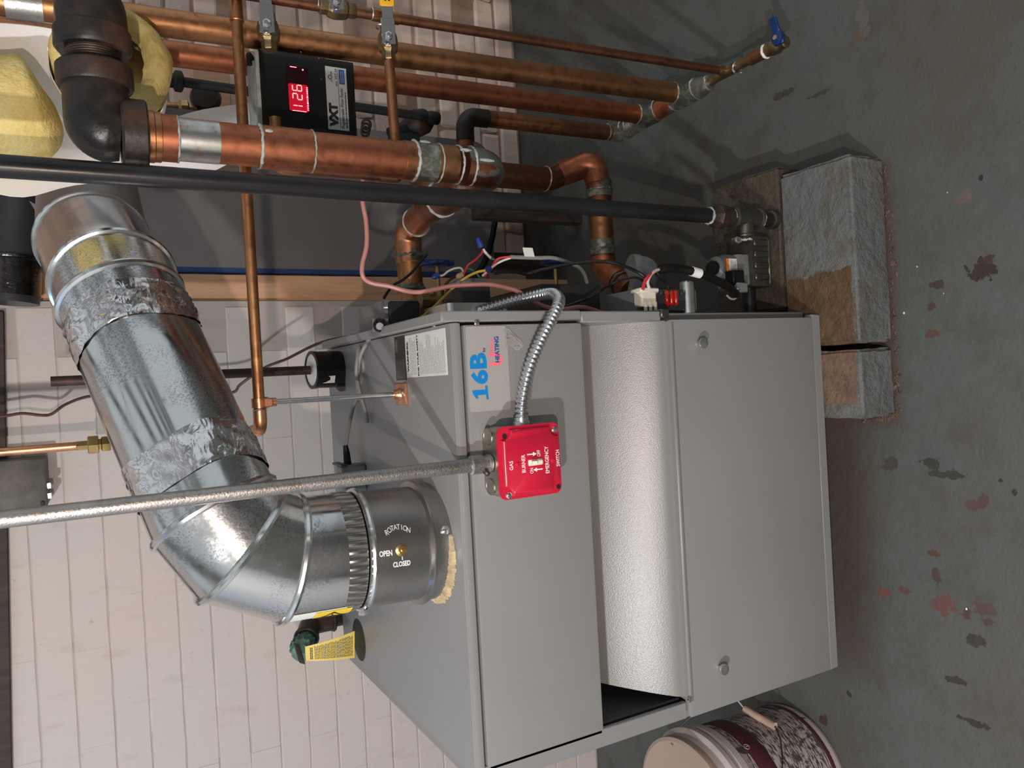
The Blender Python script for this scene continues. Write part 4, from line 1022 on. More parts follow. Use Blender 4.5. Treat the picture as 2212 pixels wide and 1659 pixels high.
im = thing('ignition_module', at(1420, 690, 1.0), 'grey ignition control with white plug and red terminals on the boiler side', 'control box')
a = at(1360, 632, .995); b = at(1512, 690, .995)
z1 = at(1378, 640, .995).z; z0 = b.z; xo = .140
q = B().box((.0915, 1.0, z0), (xo-.006, 1.085, z1), .003, 2); q.build('case', M['case_grey'], im)
c0 = at(1402, 660, .99).z; c1 = at(1475, 660, .99).z
q = B().box((.096, .984, c1), (.128, 1.001, c0+.004), .0015)
for i in range(7): q.box((.122, .981, c1+.004+i*.0088), (.131, .985, c1+.010+i*.0088), .0006)
q.build('terminal_block', M['dark_case'], im)
c = at(1397, 644, .985); q = B()
q.box((c.x-.014, .978, c.z-.016), (c.x+.012, 1.000, c.z+.016), .003)
q.box((c.x+.008, .975, c.z-.019), (c.x+.016, 1.003, c.z+.019), .002)
for i in range(3): q.box((c.x-.022, .976, c.z-.014+i*.010), (c.x-.006, .981, c.z-.009+i*.010), .001)
q.build('white_plug', M['ivory'], im)
q = B(); c = at(1447, 643, .985)
for i in range(3): q.box((c.x-.014, .978, c.z-.013+i*.0095), (c.x+.012, .990, c.z-.006+i*.0095), .002)
q.build('red_terminal', plain('red_plastic', (.42, .015, .008), .25, 0, .1, 40, 0), im)
c = at(1486, 628, .99); q = B().lathe((.092, .992, c.z), XA, [(.0125, 0), (.0125, .052), (.0105, .054)], 24); q.build('capacitor', M['zinc'], im)

dm = thing('float_chamber', at(1400, 600, 1.36), 'round grey painted dome beside the return pipe under the wires', 'fitting')
c = at(1392, 598, 1.34); dd = V3((-.15, -.35, -1)).normalized()
q = B().lathe(c-dd*.015, dd, [(.046, -.02), (.047, -.014), (.047, -.004), (.045, 0), (.044, .014), (.039, .028), (.030, .038), (.017, .045), (.006, .047)], 36); q.build('dome', plain('grey_cast', (.34, .36, .36), .5, 0, .2, 40, .2), dm)

for (px, py, Y, lab) in ((944, 570, 1.30, 'gate valve with blue wing handle beside the boiler riser pipe'), (1199, 568, 1.30, 'gate valve with blue wing handle behind the black boxed control')):
    c = at(px, py, Y); v = thing('gate_valve', c, lab, 'valve')
    q = B(); n = 20; vs = []
    q.lathe(c-XA*.005, XA, [(.020, 0), (.024, .003), (.024, .008), (.018, .011), (.007, .012)], 10)
    for s_ in (-1, 1): q.box((c.x-.004, c.y-.010, c.z+s_*.020-.012), (c.x+.007, c.y+.010, c.z+s_*.020+.012), .004, 2)
    q.build('handle', M['blue_handle'], v)
    B().tube([c+XA*.006, c-XA*.048], .0042, 12).build('stem', M['brass'], v)
    q = B().lathe(c-XA*.045, -XA, [(.007, 0), (.011, .003), (.011, .016), (.013, .018), (.013, .042)], 8); q.tube([c-XA*.068+UP*.030, c-XA*.068-UP*.030], .0125, 16)
    for s_ in (-1, 1): q.lathe(c-XA*.068+UP*(s_*.030-.008), UP, [(.0155, 0), (.0155, .016)], 8)
    q.build('body', M['brass_dull'], v)
    B().tube([c-XA*.06, V3((.09, c.y, c.z))], .009, 14).build('tailpipe', M['brass_dull'], v)

# wires
def wire(name, pts, r, mat, label, cat='wire', extra=None):
    P = spline([at(*p) for p in pts], 8); o = thing(name, P[0], label, cat)
    B().tube(P, r, 8).build('strand', M[mat] if isinstance(mat, str) else mat, o); return o, P
wire('pink_tube', [(784, 380, 1.16), (783, 432, 1.16), (791, 480, 1.16), (792, 530, 1.16), (783, 570, 1.16), (784, 597, 1.16), (802, 611, 1.16), (840, 618, 1.15), (875, 628, 1.14), (905, 631, 1.12), (940, 625, 1.10), (975, 618, 1.085), (1020, 615, 1.07), (1060, 615, 1.06), (1095, 622, 1.055), (1120, 630, 1.05), (1150, 650, 1.05), (1180, 663, 1.05), (1215, 668, 1.05), (1255, 663, 1.05), (1290, 672, 1.06), (1312, 682, 1.06)], .0036, 'tube_pink', 'long pink tubing looping down past the copper riser and along the boiler side', 'tube')
wire('yellow_wire', [(1049, 584, 1.06), (1030, 588, 1.07), (1006, 600, 1.09), (985, 617, 1.10), (960, 640, 1.12), (935, 665, 1.15), (905, 688, 1.19), (875, 699, 1.22), (850, 701, 1.24)], .0021, 'wire_yellow', 'yellow wire drooping from the blue wire nut to the junction box')
wire('black_wire', [(922, 550, 1.28), (905, 570, 1.28), (888, 590, 1.28), (868, 606, 1.28), (850, 616, 1.28), (838, 630, 1.28), (829, 645, 1.28)], .0024, 'black_plastic', 'thin black wire crossing the copper riser above the junction box')
wire('brown_wire', [(1000, 594, 1.16), (978, 600, 1.16), (960, 620, 1.16), (985, 632, 1.15), (965, 650, 1.16), (940, 670, 1.18), (915, 686, 1.20)], .0021, 'wire_brown', 'dull brown wire hanging beside the yellow wire')
wire('white_wire', [(948, 596, 1.16), (958, 594, 1.15), (968, 586, 1.14), (982, 580, 1.13), (995, 579, 1.12), (1001, 588, 1.11), (999, 593, 1.11)], .0018, 'wire_white', 'short arched white wire above the relay')
o_, _ = wire('red_wire', [(1043, 540, 1.08), (1040, 548, 1.08), (1026, 562, 1.08), (1012, 572, 1.085), (1006, 582, 1.09), (1002, 592, 1.10)], .0017, 'wire_red', 'red wire dropping from the upright blue wire nut')
o_, _ = wire('green_wire', [(1006, 579, 1.10), (1018, 582, 1.09), (1028, 589, 1.09), (1036, 599, 1.09)], .0016, 'wire_green', 'short green wire lying over the relay')
wire('pale_wire', [(1043, 538, 1.08), (1051, 548, 1.08), (1061, 558, 1.07)], .0023, 'wire_white', 'stripped pale wire end leaning on the upright blue wire nut')
wire('teal_wire', [(1061, 558, 1.07), (1075, 563, 1.06), (1090, 562, 1.05), (1103, 556, 1.04)], .0017, 'wire_green', 'teal wire joining the grey cable end')
wire('crimson_wire', [(1046, 597, 1.08), (1058, 584, 1.07), (1068, 568, 1.06), (1078, 558, 1.05), (1105, 554, 1.04)], .0017, 'wire_red', 'red wire curving into the grey cable end')
wire('cream_wire', [(1042, 596, 1.08), (1055, 584, 1.07), (1070, 572, 1.06), (1086, 563, 1.05), (1104, 557, 1.04)], .0018, 'wire_white', 'cream wire running beside the red one to the grey cable')
gcable, P = wire('grey_cable', [(1103, 555, 1.04), (1130, 556, 1.04), (1165, 557, 1.04), (1195, 557, 1.04), (1225, 566, 1.05), (1250, 577, 1.06), (1262, 592, 1.07), (1268, 610, 1.08)], .0032, 'wire_grey', 'grey sheathed cable with a white flag label arching over the blue gate valve', 'cable')
c = at(1144, 549, 1.036); B().obox(c+V3((-.004, 0, -.009)), V3((.014, 0, .003)), V3((0, 0, .018)), V3((0, .0006, 0))).build('flag_label', M['paper_white'], gcable)
wire('black_lead', [(1067, 590, 1.05), (1090, 587, 1.05), (1115, 588, 1.05), (1140, 592, 1.05), (1165, 584, 1.04), (1200, 577, 1.03), (1235, 570, 1.02), (1270, 566, 1.01), (1305, 565, 1.0), (1340, 572, .99), (1372, 585, .985), (1392, 598, .98), (1403, 614, .98), (1410, 626, .98)], .0027, 'black_gloss', 'long black lead waving across the boiler side to the ignition control')
wire('black_jumper', [(1222, 690-28, 1.06), (1250, 652, 1.05), (1280, 640, 1.04), (1300, 626, 1.03), (1325, 612, 1.01), (1350, 602, 1.0), (1375, 600, .99), (1395, 612, .985), (1404, 628, .98)], .0022, 'black_gloss', 'black jumper wire from the low water control to the white plug')
wire('red_lead', [(1388, 626, .975), (1393, 608, .975), (1402, 596, .975), (1412, 588, .98), (1422, 583, .985)], .0030, 'wire_red', 'thick red lead rising from the white plug')
wire('white_lead', [(1403, 625, .975), (1399, 610, .975), (1404, 596, .975), (1414, 586, .98), (1424, 582, .985)], .0026, 'wire_white', 'white lead rising from the white plug beside the red one')
wire('looped_lead', [(1414, 584, .985), (1420, 598, .98), (1432, 606, .98), (1442, 616, .98), (1446, 630, .98)], .0018, 'black_plastic', 'fine black lead looping to the red terminals')
sl, P = wire('black_sleeve', [(1424, 583, .985), (1445, 579, .98), (1470, 581, .98), (1495, 586, .975), (1520, 594, .975), (1550, 607, .98), (1575, 622, .99), (1590, 636, 1.0)], .0075, 'black_plastic', 'thick black sleeved cable from the ignition control to the gas valve', 'cable')
B().tube([at(1494, 586, .975), at(1512, 591, .975)], .0082, 14).build('label_wrap', M['paper_jacket'], sl)
wire('valve_lead', [(1592, 622, 1.0), (1593, 634, 1.0), (1588, 645, 1.0), (1578, 645, 1.0), (1570, 638, 1.0)], .0018, 'wire_white', 'thin white lead looping under the gas valve plug')
for (px0, py0, px1, py1, Y, mt_, lab) in ((1040, 534, 1032, 513, 1.08, 'nut_blue', 'blue wire nut standing upright against the dark tank'), (947, 594, 934, 600, 1.16, 'nut_blue', 'blue wire nut lying beside the left gate valve'), (999, 594, 986, 598, 1.11, 'nut_tan', 'tan ribbed wire nut beside the relay'), (1052, 584, 1060, 578, 1.06, 'nut_blue', 'blue wire nut between the yellow and red wires')):
    a = at(px0, py0, Y); b = at(px1, py1, Y); ax = (b-a); L = ax.length
    tag(B().lathe(a, ax, [(.0055, 0), (.0050, L*.35), (.0042, L*.8), (.0026, L)], 12).build('wire_nut', M[mt_]), lab, 'wire nut')

# ------------------------------------------------------------------ three tall copper pipes, manifold and small bores
mxX = .613
def vx(px0, py0, px1, py1, Y): a = at(px0, py0, Y); b = at(px1, py1, Y); return a, b
MZ = .090
def mY_(px, py): return atz(px, py, MZ).y
AYp, BYp, CYp, SY = mY_(1482, 205), mY_(1402, 250), mY_(1342, 290), mY_(1570, 155)
MXa = atz(1482, 205, MZ).x; MXb = atz(1402, 250, MZ).x; MXc = atz(1342, 290, MZ).x; MXd = atz(1570, 155, MZ).x
pa0, pa1 = at(40, 6, AYp), V3((MXa, AYp, MZ+.025))
pA = thing('riser_pipe', pa1, 'nearest of the tall copper risers, ending in a solder ringed tee near the floor', 'pipe', 'tall copper risers')
B().tube([pa1+UP*.01, pa0+(pa0-pa1).normalized()*.85], .0206, 28).build('pipe', M['copper'], pA)
c = pa1+(pa0-pa1).normalized()*(at(70, 14, AYp).z-.06); q = B(); q.tube([at(92, 14, AYp), at(10, 4, AYp)], .0220, 28); q.build('tape_wrap', M['solder'], pA)
q = B(); q.torus(at(1452, 204, AYp), UP, .0212, .0018, 32, 8, .3); q.build('solder_ring', M['solder'], pA)
pb0, pb1 = at(340, 112, BYp), V3((MXb, BYp, MZ+.025))
pB = thing('riser_pipe', pb1, 'middle tall copper riser, redder, passing behind the black water feeder', 'pipe', 'tall copper risers')
B().tube([pb1+UP*.01, pb0+(pb0-pb1).normalized()*.45], .0206, 28).build('pipe', M['copper_red'], pB)
q = B(); q.torus(at(1374, 248, BYp), UP, .0212, .0018, 32, 8, .3); q.build('solder_ring', M['solder'], pB)
pc1 = V3((MXc, CYp, MZ+.02)); pc0 = at(1004, 262, CYp); pcx = at(1003, 330, CYp).x; px_ = MXc-.004
pC = thing('return_pipe', pc1, 'short dark copper return with an elbow, lowest behind the thick main', 'pipe')
B().tube(fillet([pc1, V3((px_, CYp, pc0.z)), V3((pcx, CYp, pc0.z+.002))], .03), .0180, 24).build('pipe', M['copper_dark'], pC)
B().tube(fillet([(px_, CYp, pc0.z-.055), V3((px_, CYp, pc0.z)), V3((px_-.055, CYp, pc0.z+.001))], .03), .0195, 24).build('elbow', M['cast_iron'], pC)
B().tube([V3((px_+.001, CYp, at(1070, 268, CYp).z)), V3((px_+.003, CYp, at(1205, 279, CYp).z))], .0184, 24).build('sleeve', M['copper'], pC)
B().torus((px_+.004, CYp, at(1310, 286, CYp).z), UP, .019, .0022, 28, 8, .5).build('solder_ring', M['solder_patina'], pC)
mf = thing('floor_manifold', (MXa, AYp, 0), 'corroded copper manifold lying just above the floor joining the tall risers', 'manifold')
dend = V3((MXd, SY-.10, MZ)); RJ = V3((MXa, AYp, MZ))
q = B(); q.tube(fillet([(MXc, CYp, MZ+.035), (MXc, CYp, MZ), (MXb, BYp, MZ), RJ-V3((0, .02, 0))], .03), .0198, 24); q.build('run', M['solder_patina'], mf)
B().tube([RJ+V3((0, .015, 0)), RJ-V3((0, .045, 0)), RJ-V3((0, .075, 0))], [.0222, .0215, .0145], 24).build('reducer', M['solder_patina'], mf)
for (x_, y_) in ((MXb, BYp), (MXa, AYp)):
    B().tube([(x_, y_, MZ+.038), (x_, y_, MZ)], .0225, 24).build('tee_socket', M['solder_patina'], mf); B().tube([(x_, y_+.034, MZ), (x_, y_-.034, MZ)], .0225, 24).build('tee_run', M['solder_patina'], mf)
B().tube([(MXb, BYp-.03, MZ), (MXa, AYp+.03, MZ)], .0204, 24).build('joint', M['copper_red'], mf)
B().tube([RJ-V3((0, .06, 0)), V3((MXd, SY, MZ)), dend], .0092, 20).build('branch', M['brass_dull'], mf)
B().tube([(MXd, SY+.022, MZ), (MXd, SY-.024, MZ)], .0110, 20).build('branch_tee', M['brass_dull'], mf); B().tube([(MXd, SY, MZ), (MXd, SY, MZ+.022)], .0100, 20).build('branch_socket', M['brass_dull'], mf)
B().tube([dend+V3((0, .036, 0)), dend], .0122, 20).build('coupling', M['copper_dark'], mf)
B().torus(dend-V3((0, .002, 0)), YA, .0112, .0030, 24, 8, .2).build('white_tape', M['paper_jacket'], mf)
for y_, r_ in ((BYp-.036, .0222), (AYp+.036, .0222), (AYp-.036, .0222), (AYp-.072, .0155), (SY-.028, .0112), (BYp+.05, .0205), (BYp+.07, .0205), (BYp+.09, .0205)):
    B().torus((MXa if y_ < BYp else MXb, y_, MZ), YA, r_, .002, 24, 8, .6).build('solder_ring', M['solder'], mf)
dv = thing('drain_valve', dend-V3((0, .04, 0)), 'brass drain valve with a blue lever at the end of the manifold', 'valve')
B().lathe(dend-V3((0, .003, 0)), -YA, [(.0115, 0), (.0125, .003), (.0125, .012), (.0150, .015), (.0155, .028), (.013, .033), (.012, .042), (.0125, .046), (.010, .048)], 10).build('body', M['brass_dull'], dv)
c = dend+V3((.002, -.050, .010)); q = B().lathe(c, UP, [(.006, 0), (.011, .004), (.0125, .009), (.0125, .015), (.009, .017)], 14)
q.obox(c+V3((.004, -.008, .007)), V3((.034, .004, .008)), V3((0, .016, 0)), V3((0, 0, .006)), .0018); q.obox(c+V3((-.012, -.012, .004)), V3((.016, 0, 0)), V3((0, .022, 0)), V3((0, 0, .008)), .0018); q.build('lever', M['blue_handle'], dv)
B().lathe(c+UP*.0165, UP, [(.0052, 0), (.0045, .003)], 8).build('nut', M['zinc'], dv)

# half inch bypass plumbing round the feeder
sx0 = at(832, 36, SY); sx1 = V3((MXd, SY, MZ+.018))
sd_ = (at(705, 12, SY)-sx1); sdn = V3((sx0.x-sx1.x, 0, sx0.z-sx1.z)).normalized()
sm = thing('makeup_pipe', sx1, 'thin copper make-up pipe standing right of the tall risers with a tee', 'pipe')
zt_ = at(690, 8, SY)
B().tube([sx1, sx0, sx0+sdn*.50], .0080, 20).build('pipe', M['copper_dark'], sm)
q = B(); q.tube([sx0-sdn*.022, sx0+sdn*.022], .0094, 20)
brd = (V3((at(838, 80, SY).x, SY, sx0.z))-V3((sx0.x, SY, sx0.z))).normalized()
q.tube([sx0, V3((at(835, 62, SY).x, SY, sx0.z-.001))], .0094, 20); q.build('tee', M['copper'], sm)
for (p_, a_) in ((at(803, 30, SY), sdn), (at(824, 58, SY), XA), (at(685, 8, SY), sdn)): B().torus(p_, a_, .0088, .0014, 20, 6).build('solder_ring', M['solder'], sm)
vb_ = sx0.z
def ballvalve(name, c, ax, hdir, front, label, hl, grip=True, txt=False):
    # body along ax, lever on the camera side pointing along hdir
    v = thing('ball_valve', c, label, 'valve', None); ax = V3(ax).normalized(); f = V3(front).normalized(); h = V3(hdir).normalized(); w = f.cross(h)
    q = B().lathe(c-ax*.028, ax, [(.0105, 0), (.0115, .002), (.0115, .012), (.0150, .016), (.0165, .026), (.0165, .032), (.0145, .040), (.0115, .044), (.0115, .054), (.010, .056)], 8)
    q.build('body', M['brass_dull'], v, angle=25)
    B().tube([c+f*.010, c+f*.024], .0065, 14).build('stem', M['brass_dull'], v)
    q = B().obox(c+f*.022-w*.0105-h*.012, h*.040, w*.021, f*.002, .0008); q.obox(c+f*.022-w*.0085+h*.026, h*(hl-.026), w*.017, f*.002, .0008)
    q.obox(c+f*.014-h*.013-w*.004, h*.006, w*.010, f*.010, .001)
    q.build('lever', M['chrome'], v)
    B().lathe(c+f*.0235, f, [(.0062, 0), (.0062, .004), (.003, .005), (.003, .008)], 6).build('nut', M['zinc'], v, angle=20)
    if grip:
        g = B().obox(c+f*.0205-w*.0112+h*.046, h*(hl-.040), w*.0224, f*.0062, .0022, 2).build('grip', M['yellow_grip'], v)
        if txt:
            q = B().greek(c+f*.0268+h*.052-w*.006, h, w, .055, .011, 2, thick=.5, dep=.0004); q.build('print', M['print_black'], g, smooth=False)
    return v
v2 = V3((at(834, 92, SY).x, SY, sx0.z-.002))
ballvalve('ball_valve', v2, XA, XA, -YA+UP*.3, 'brass ball valve with yellow lever on the branch right of the feeder', .115, True, True)
bz = v2.z-.004
q = thing('bypass_pipe', v2, 'thin copper bypass looping from the ball valve behind the thick main to the feeder', 'pipe')
bxl = at(853, 382, SY).x; fz_ = at(601, 370, SY).z
B().tube([v2-XA*.02, (bxl+.006, SY, bz)], .0080, 20).build('branch', M['copper'], q)
B().tube(fillet([(bxl+.012, SY, bz), (bxl, SY, bz), (bxl, SY, bz+.03)], .010), .0096, 20).build('elbow', M['copper'], q)
B().tube([(bxl, SY, bz+.02), (bxl, SY, fz_-.02)], .0080, 20).build('upright', M['copper_dark'], q)
B().tube(fillet([(bxl, SY, fz_-.03), (bxl, SY, fz_), (bxl+.03, SY, fz_)], .010), .0096, 20).build('elbow', M['copper'], q)
q2 = B(); q2.torus((bxl+.02, SY, fz_), XA, .009, .0016, 20, 6); q2.build('solder_ring', M['solder'], q)
B().tube([(bxl+.02, SY, fz_), (.396, SY, fz_)], .0080, 20).build('outlet', M['copper'], q)
v1 = at(580, 68, SY); v1 = V3((v1.x, SY, v1.z))
ballvalve('ball_valve', v1, XA, XA, -YA+UP*.3, 'brass ball valve with yellow lever directly above the black water feeder', .10, True)
B().tube([v1+XA*.02, (sx0.x+.02, SY, v1.z)], .0080, 18).build('inlet', M['copper'], bpy.data.objects['ball_valve.001'])
v3_ = sx0+sdn*((at(728, 18, SY)-sx0).length)
ballvalve('ball_valve', v3_, sdn, XA, -YA+UP*.3, 'brass ball valve in the thin upright pipe at the picture edge', .06, False)

# ------------------------------------------------------------------ water feeder
wf = thing('water_feeder', (.475, 1.26, .84), 'black programmable water feeder with a red digital display reading 126', 'water feeder')
FY = 1.218
c00 = at(566, 128, FY); c10 = at(758, 143, FY); c01 = at(567, 266, FY)
fx0, fx1, fz0, fz1 = .413, .530, .8385, .983
B().box((fx0-.003, FY+.012, fz0-.002), (fx1+.003, 1.30, fz1+.009), .004, 2).build('base', M['flux_white'], wf)
q = B(); o0 = [(fx0-.004, fz0-.003), (fx1+.004, fz0-.003), (fx1+.004, fz1+.003), (fx0-.004, fz1+.003)]; o1 = [(fx0+.002, fz0+.002), (fx1-.007, fz0+.002), (fx1-.007, fz1-.003), (fx0+.002, fz1-.003)]
q.add([(a, 1.285, b) for a, b in o0]+[(a, FY+.008, b) for a, b in o0]+[(a, FY, b) for a, b in o1], [(i, (i+1) % 4, 4+(i+1) % 4, 4+i) for i in range(4)]+[(4+i, 4+(i+1) % 4, 8+(i+1) % 4, 8+i) for i in range(4)]+[(8, 9, 10, 11)])
cvr = q.build('cover', M['black_plastic'], wf)
a = at(622, 140, FY); b = at(670, 245, FY)
dx0, dx1, dz0, dz1 = b.x, a.x-.001, b.z, at(621, 200, FY).z
dsp = B().prism(rrect(dx0, dx1, dz0, dz1, .003, 3), (0, FY+.0005, 0), XA, UP, (0, -.0012, 0)).build('display', M['dark_glass'], wf)
qm = N('led'); qm.set((.3, .0, .0)); qm.bs.inputs['Emission Color'].default_value = (1, .08, .10, 1); qm.bs.inputs['Emission Strength'].default_value = 9; M['led'] = qm.m
qm = N('led_core'); qm.set((.3, .1, .1)); qm.bs.inputs['Emission Color'].default_value = (1, .30, .30, 1); qm.bs.inputs['Emission Strength'].default_value = 1.6; M['led_core'] = qm.m
qm = N('led_glow'); qm.set((.15, 0, .01)); qm.bs.inputs['Emission Color'].default_value = (1, .0, .03, 1); qm.bs.inputs['Emission Strength'].default_value = .34; M['led_glow'] = qm.m
SEG = {'1': 'bc', '2': 'abged', '6': 'afgedc'}
q = B(); dw, dh = .0105, .0160
for i, ch in enumerate('126'):
    ox = dx0+.005+i*.0138-(.005 if i == 0 else 0)+ .0; oz = at(632, 220, FY).z-dh; t = .0016; yy = FY-.0011
    H_ = dh/2
    for s_ in SEG[ch]:
        bx = {'a': (ox+t, oz+dh-t, dw-2*t, t), 'g': (ox+t, oz+H_-t/2, dw-2*t, t), 'd': (ox+t, oz, dw-2*t, t), 'f': (ox, oz+H_+t*.4, t, H_-t), 'b': (ox+dw-t, oz+H_+t*.4, t, H_-t), 'e': (ox, oz+t*.6, t, H_-t), 'c': (ox+dw-t, oz+t*.6, t, H_-t)}[s_]
        q.box((bx[0], yy, bx[1]), (bx[0]+bx[2], yy+.0004, bx[1]+bx[3]))
q.build('digits', M['led_core'], dsp, smooth=False)
q = B().prism(rrect(dx0+.001, dx0+.044, at(667, 230, FY).z, at(624, 215, FY).z, .003, 3), (0, FY-.0007, 0), XA, UP, (0, -.0002, 0)); q.build('lit_window', M['led_glow'], dsp, smooth=False)
q = B(); zb = at(667, 225, FY).z+.0006
for i in range(12): q.box((dx0+.004+i*.0032, FY-.0012, zb), (dx0+.004+i*.0032+random.uniform(.0012, .0028), FY-.0009, zb+.0022))
q.box((dx0+.001, FY-.0012, zb+.004), (dx0+.0017, FY-.0009, dz1-.006)); q.box((dx1-.002, FY-.0012, dz1-.016), (dx1-.0012, FY-.0009, dz1-.006)); q.sphere((dx1-.004, FY-.001, dz0+.008), .0011)
q.build('indicator_light', M['led'], dsp, smooth=False)
a = at(706, 283, FY); b = at(755, 139, FY)
lx0, lx1 = at(712, 281, FY).x+.0015, at(712, 140, FY).x-.003; lz1 = at(706, 220, FY).z; lz0 = at(751, 220, FY).z
lb = B().box((lx0, FY-.0008, lz0), (lx1, FY+.0005, lz1)).build('name_label', plain('label_silver', (.42, .45, .45), .45, 0, .03, 10, 0), wf)
LY = FY-.0012
def at2(q, st, x0, x1, z0, z1, off, shear=0):
    t = B(); t.text(st, (0, 0, 0), XA, UP, 1, off, 'LEFT', 0, 1, None, shear); xs = [v[0] for v in t.v]; zs = [v[2] for v in t.v]
    t.v = [(x0+(v[0]-min(xs))/(max(xs)-min(xs))*(x1-x0), LY, z0+(v[2]-min(zs))/(max(zs)-min(zs))*(z1-z0)) for v in t.v]; q.add(t.v, t.f)
Lw = lx1-lx0; Lh = lz1-lz0
q = B(); at2(q, 'VXT', lx0+.004, lx0+Lw*.42, lz0+Lh*.50, lz0+Lh*.93, .075); at2(q, 'Programmable Water Feeder', lx0+.003, lx0+Lw*.68, lz0+Lh*.16, lz0+Lh*.36, .012, .2)
at2(q, 'VXT-24', lx0+Lw*.80, lx0+Lw*.97, lz0+Lh*.46, lz0+Lh*.56, .015); at2(q, 'MODEL', lx0+Lw*.70, lx0+Lw*.78, lz0+Lh*.46, lz0+Lh*.54, .01)
at2(q, 'c', lx0+Lw*.76, lx0+Lw*.79, lz0+Lh*.70, lz0+Lh*.76, .03); at2(q, 'us', lx0+Lw*.87, lx0+Lw*.92, lz0+Lh*.70, lz0+Lh*.76, .03)
q.box((lx0+.002, LY, lz0+Lh*.405), (lx1-.002, LY+.0002, lz0+Lh*.425)); q.torus((lx0+Lw*.83, LY, lz0+Lh*.79), YA, .0030, .0006, 18, 5)
q.greek((lx0+.004, LY+.0002, lz0+Lh*.06), XA, UP, Lw*.6, Lh*.08, 1, thick=.6, dep=.0002); q.build('print', M['print_black'], lb, smooth=False)
B().box((lx0+Lw*.74, LY, lz0+Lh*.10), (lx0+Lw*.97, LY+.0003, lz0+Lh*.36)).build('logo_patch', M['print_deepblue'], lb, smooth=False)
B().greek((lx0+Lw*.76, LY-.0001, lz0+Lh*.14), XA, UP, Lw*.19, Lh*.18, 2, thick=.35, dep=.0002, ragged=.1).build('print', M['print_pale'], lb, smooth=False)
for px, py in ((651, 113), (690, 126), (693, 173)):
    c = at(px, py, FY+.003); B().lathe((c.x, FY+.004 if py < 140 else FY+.0002, c.z), (0, -1, 0), [(.0015, 0), (.001, .0012)], 8).build('rivet', M['chrome'], wf)
c = at(556, 118, FY); B().tube(fillet([c+V3((0, .02, .004)), c+V3((.006, .01, .012)), c+V3((-.014, .01, .010))], .006), .004, 10).build('cable_gland', M['black_plastic'], wf)

# ------------------------------------------------------------------ things on the painted wall
eb = thing('wall_box', at(60, 1045, 1.84), 'old grey steel electrical box screwed to the white brick wall', 'electrical box')
a = at(0, 995, 1.80); b = at(104, 1094, 1.80)
q = B().box((b.x, 1.80, b.z), (a.x-.001, 1.876, 1.50), .005, 2); ebo = q.build('case', plain('old_steel', (.080, .075, .064), .5, .2, .35, 26, .2), eb)
for py in (1048, 1070): c = at(110, py, 1.82); B().box((c.x-.006, 1.81, b.z-.007), (c.x+.006, 1.825, b.z+.002), .001).build('latch', M['chrome'], eb)
c = at(92, 1086, 1.797); B().box((c.x-.006, 1.796, c.z-.003), (c.x+.003, 1.801, c.z+.003), .001).build('keyhole', M['print_black'], eb)
B().box((b.x+.02, 1.83, 1.49), (a.x+.02, 1.86, 1.53), .003).build('knockout_hub', M['dark_case'], eb)
wp = thing('wall_copper_pipe', at(205, 960, 1.62), 'shiny copper pipe with a brass union coming down the white wall behind the flue', 'pipe')
c = at(208, 960, 1.62)
B().tube([(c.x, 1.62, c.z), (c.x, 1.62, CZ-.005)], .0078, 20).build('pipe', M['copper_bright'], wp)
q = B().lathe((c.x, 1.62, at(200, 960, 1.62).z-.010), UP, [(.0165, 0), (.0185, .0012), (.0185, .0165), (.0165, .018), (.0095, .018), (.0095, .036), (.0080, .037)], 6); q.build('union_nut', M['brass'], wp, angle=20)
q = B().lathe((c.x, 1.62, at(226, 960, 1.62).z-.006), UP, [(.0145, -.004), (.0155, 0), (.0155, .010), (.011, .012), (.011, .022)], 6); q.build('union_tail', M['brass'], wp, angle=20)
B().tube([(c.x, 1.62, c.z-.03), (c.x, 1.62, c.z-.16)], .0078, 20).build('lower_pipe', M['copper'], wp)
P = [(-20, 903, 1.80), (20, 897, 1.80), (50, 893, 1.80), (90, 897, 1.80), (112, 894, 1.80), (145, 872, 1.78), (200, 855, 1.76), (300, 850, 1.74), (420, 850, 1.74), (500, 848, 1.72), (520, 830, 1.70), (570, 795, 1.68), (620, 775, 1.64), (665, 752, 1.60), (700, 738, 1.56), (750, 728, 1.50), (795, 724, 1.44), (830, 716, 1.38)]
wire('brown_cable', P, .0030, 'wire_brown', 'thin brown cable sagging along the white wall to the boiler rear', 'cable')

# ------------------------------------------------------------------ tank and clutter in the recess
tk = thing('oil_tank', (.50, 1.95, .0), 'tall grey steel tank with blue daylight painted on its edge in the recess behind the copper pipes', 'tank')
q = B().prism(rrect(.285, .66, .235, 1.135, .045, 6), (0, 1.90, 0), XA, UP, (0, .20, 0)); q.build('shell', M['tank_steel'], tk, angle=30)
q = B().prism(rrect(.2845, .296, .28, 1.10, .004, 3), (0, 1.899, 0), XA, UP, (0, .12, 0)); q.build('edge_sheen', M['blue_sheen'], tk)  # blue daylight reflected on the rounded edge, painted as a strip
q = B(); P = [at(px, py, 1.893) for px, py in ((1072, 425), (1070, 470), (1064, 510), (1055, 545), (1044, 572), (1030, 590))]; q.tube(spline(P, 5), .008, 12); q.build('rim_seam', M['black_plastic'], tk)
for x_ in (.34, .60): B().box((x_-.02, 1.93, 0), (x_+.02, 2.06, .24), .003).build('leg', M['dark_wood'], tk)
tag(B().box((.425, 1.80, 0), (.468, 1.84, .33), .002).build('prop_board', M['dark_wood']), 'dark narrow board standing in front of the tank foot', 'board')
a = at(700, 655, 2.08); b = at(700, 604, 2.08)
tag(B().box((.2155, 1.893, 0), (.279, 1.935, 1.42), .002).build('timber_post', M['wood']), 'tan timber post standing between the brick wall end and the tank', 'post')
br0 = at(352, 171, 1.75); br1 = at(945, 256, 1.75)
rd = thing('iron_rod', br1, 'long black iron rod with capped ends leaning behind the copper risers', 'rod')
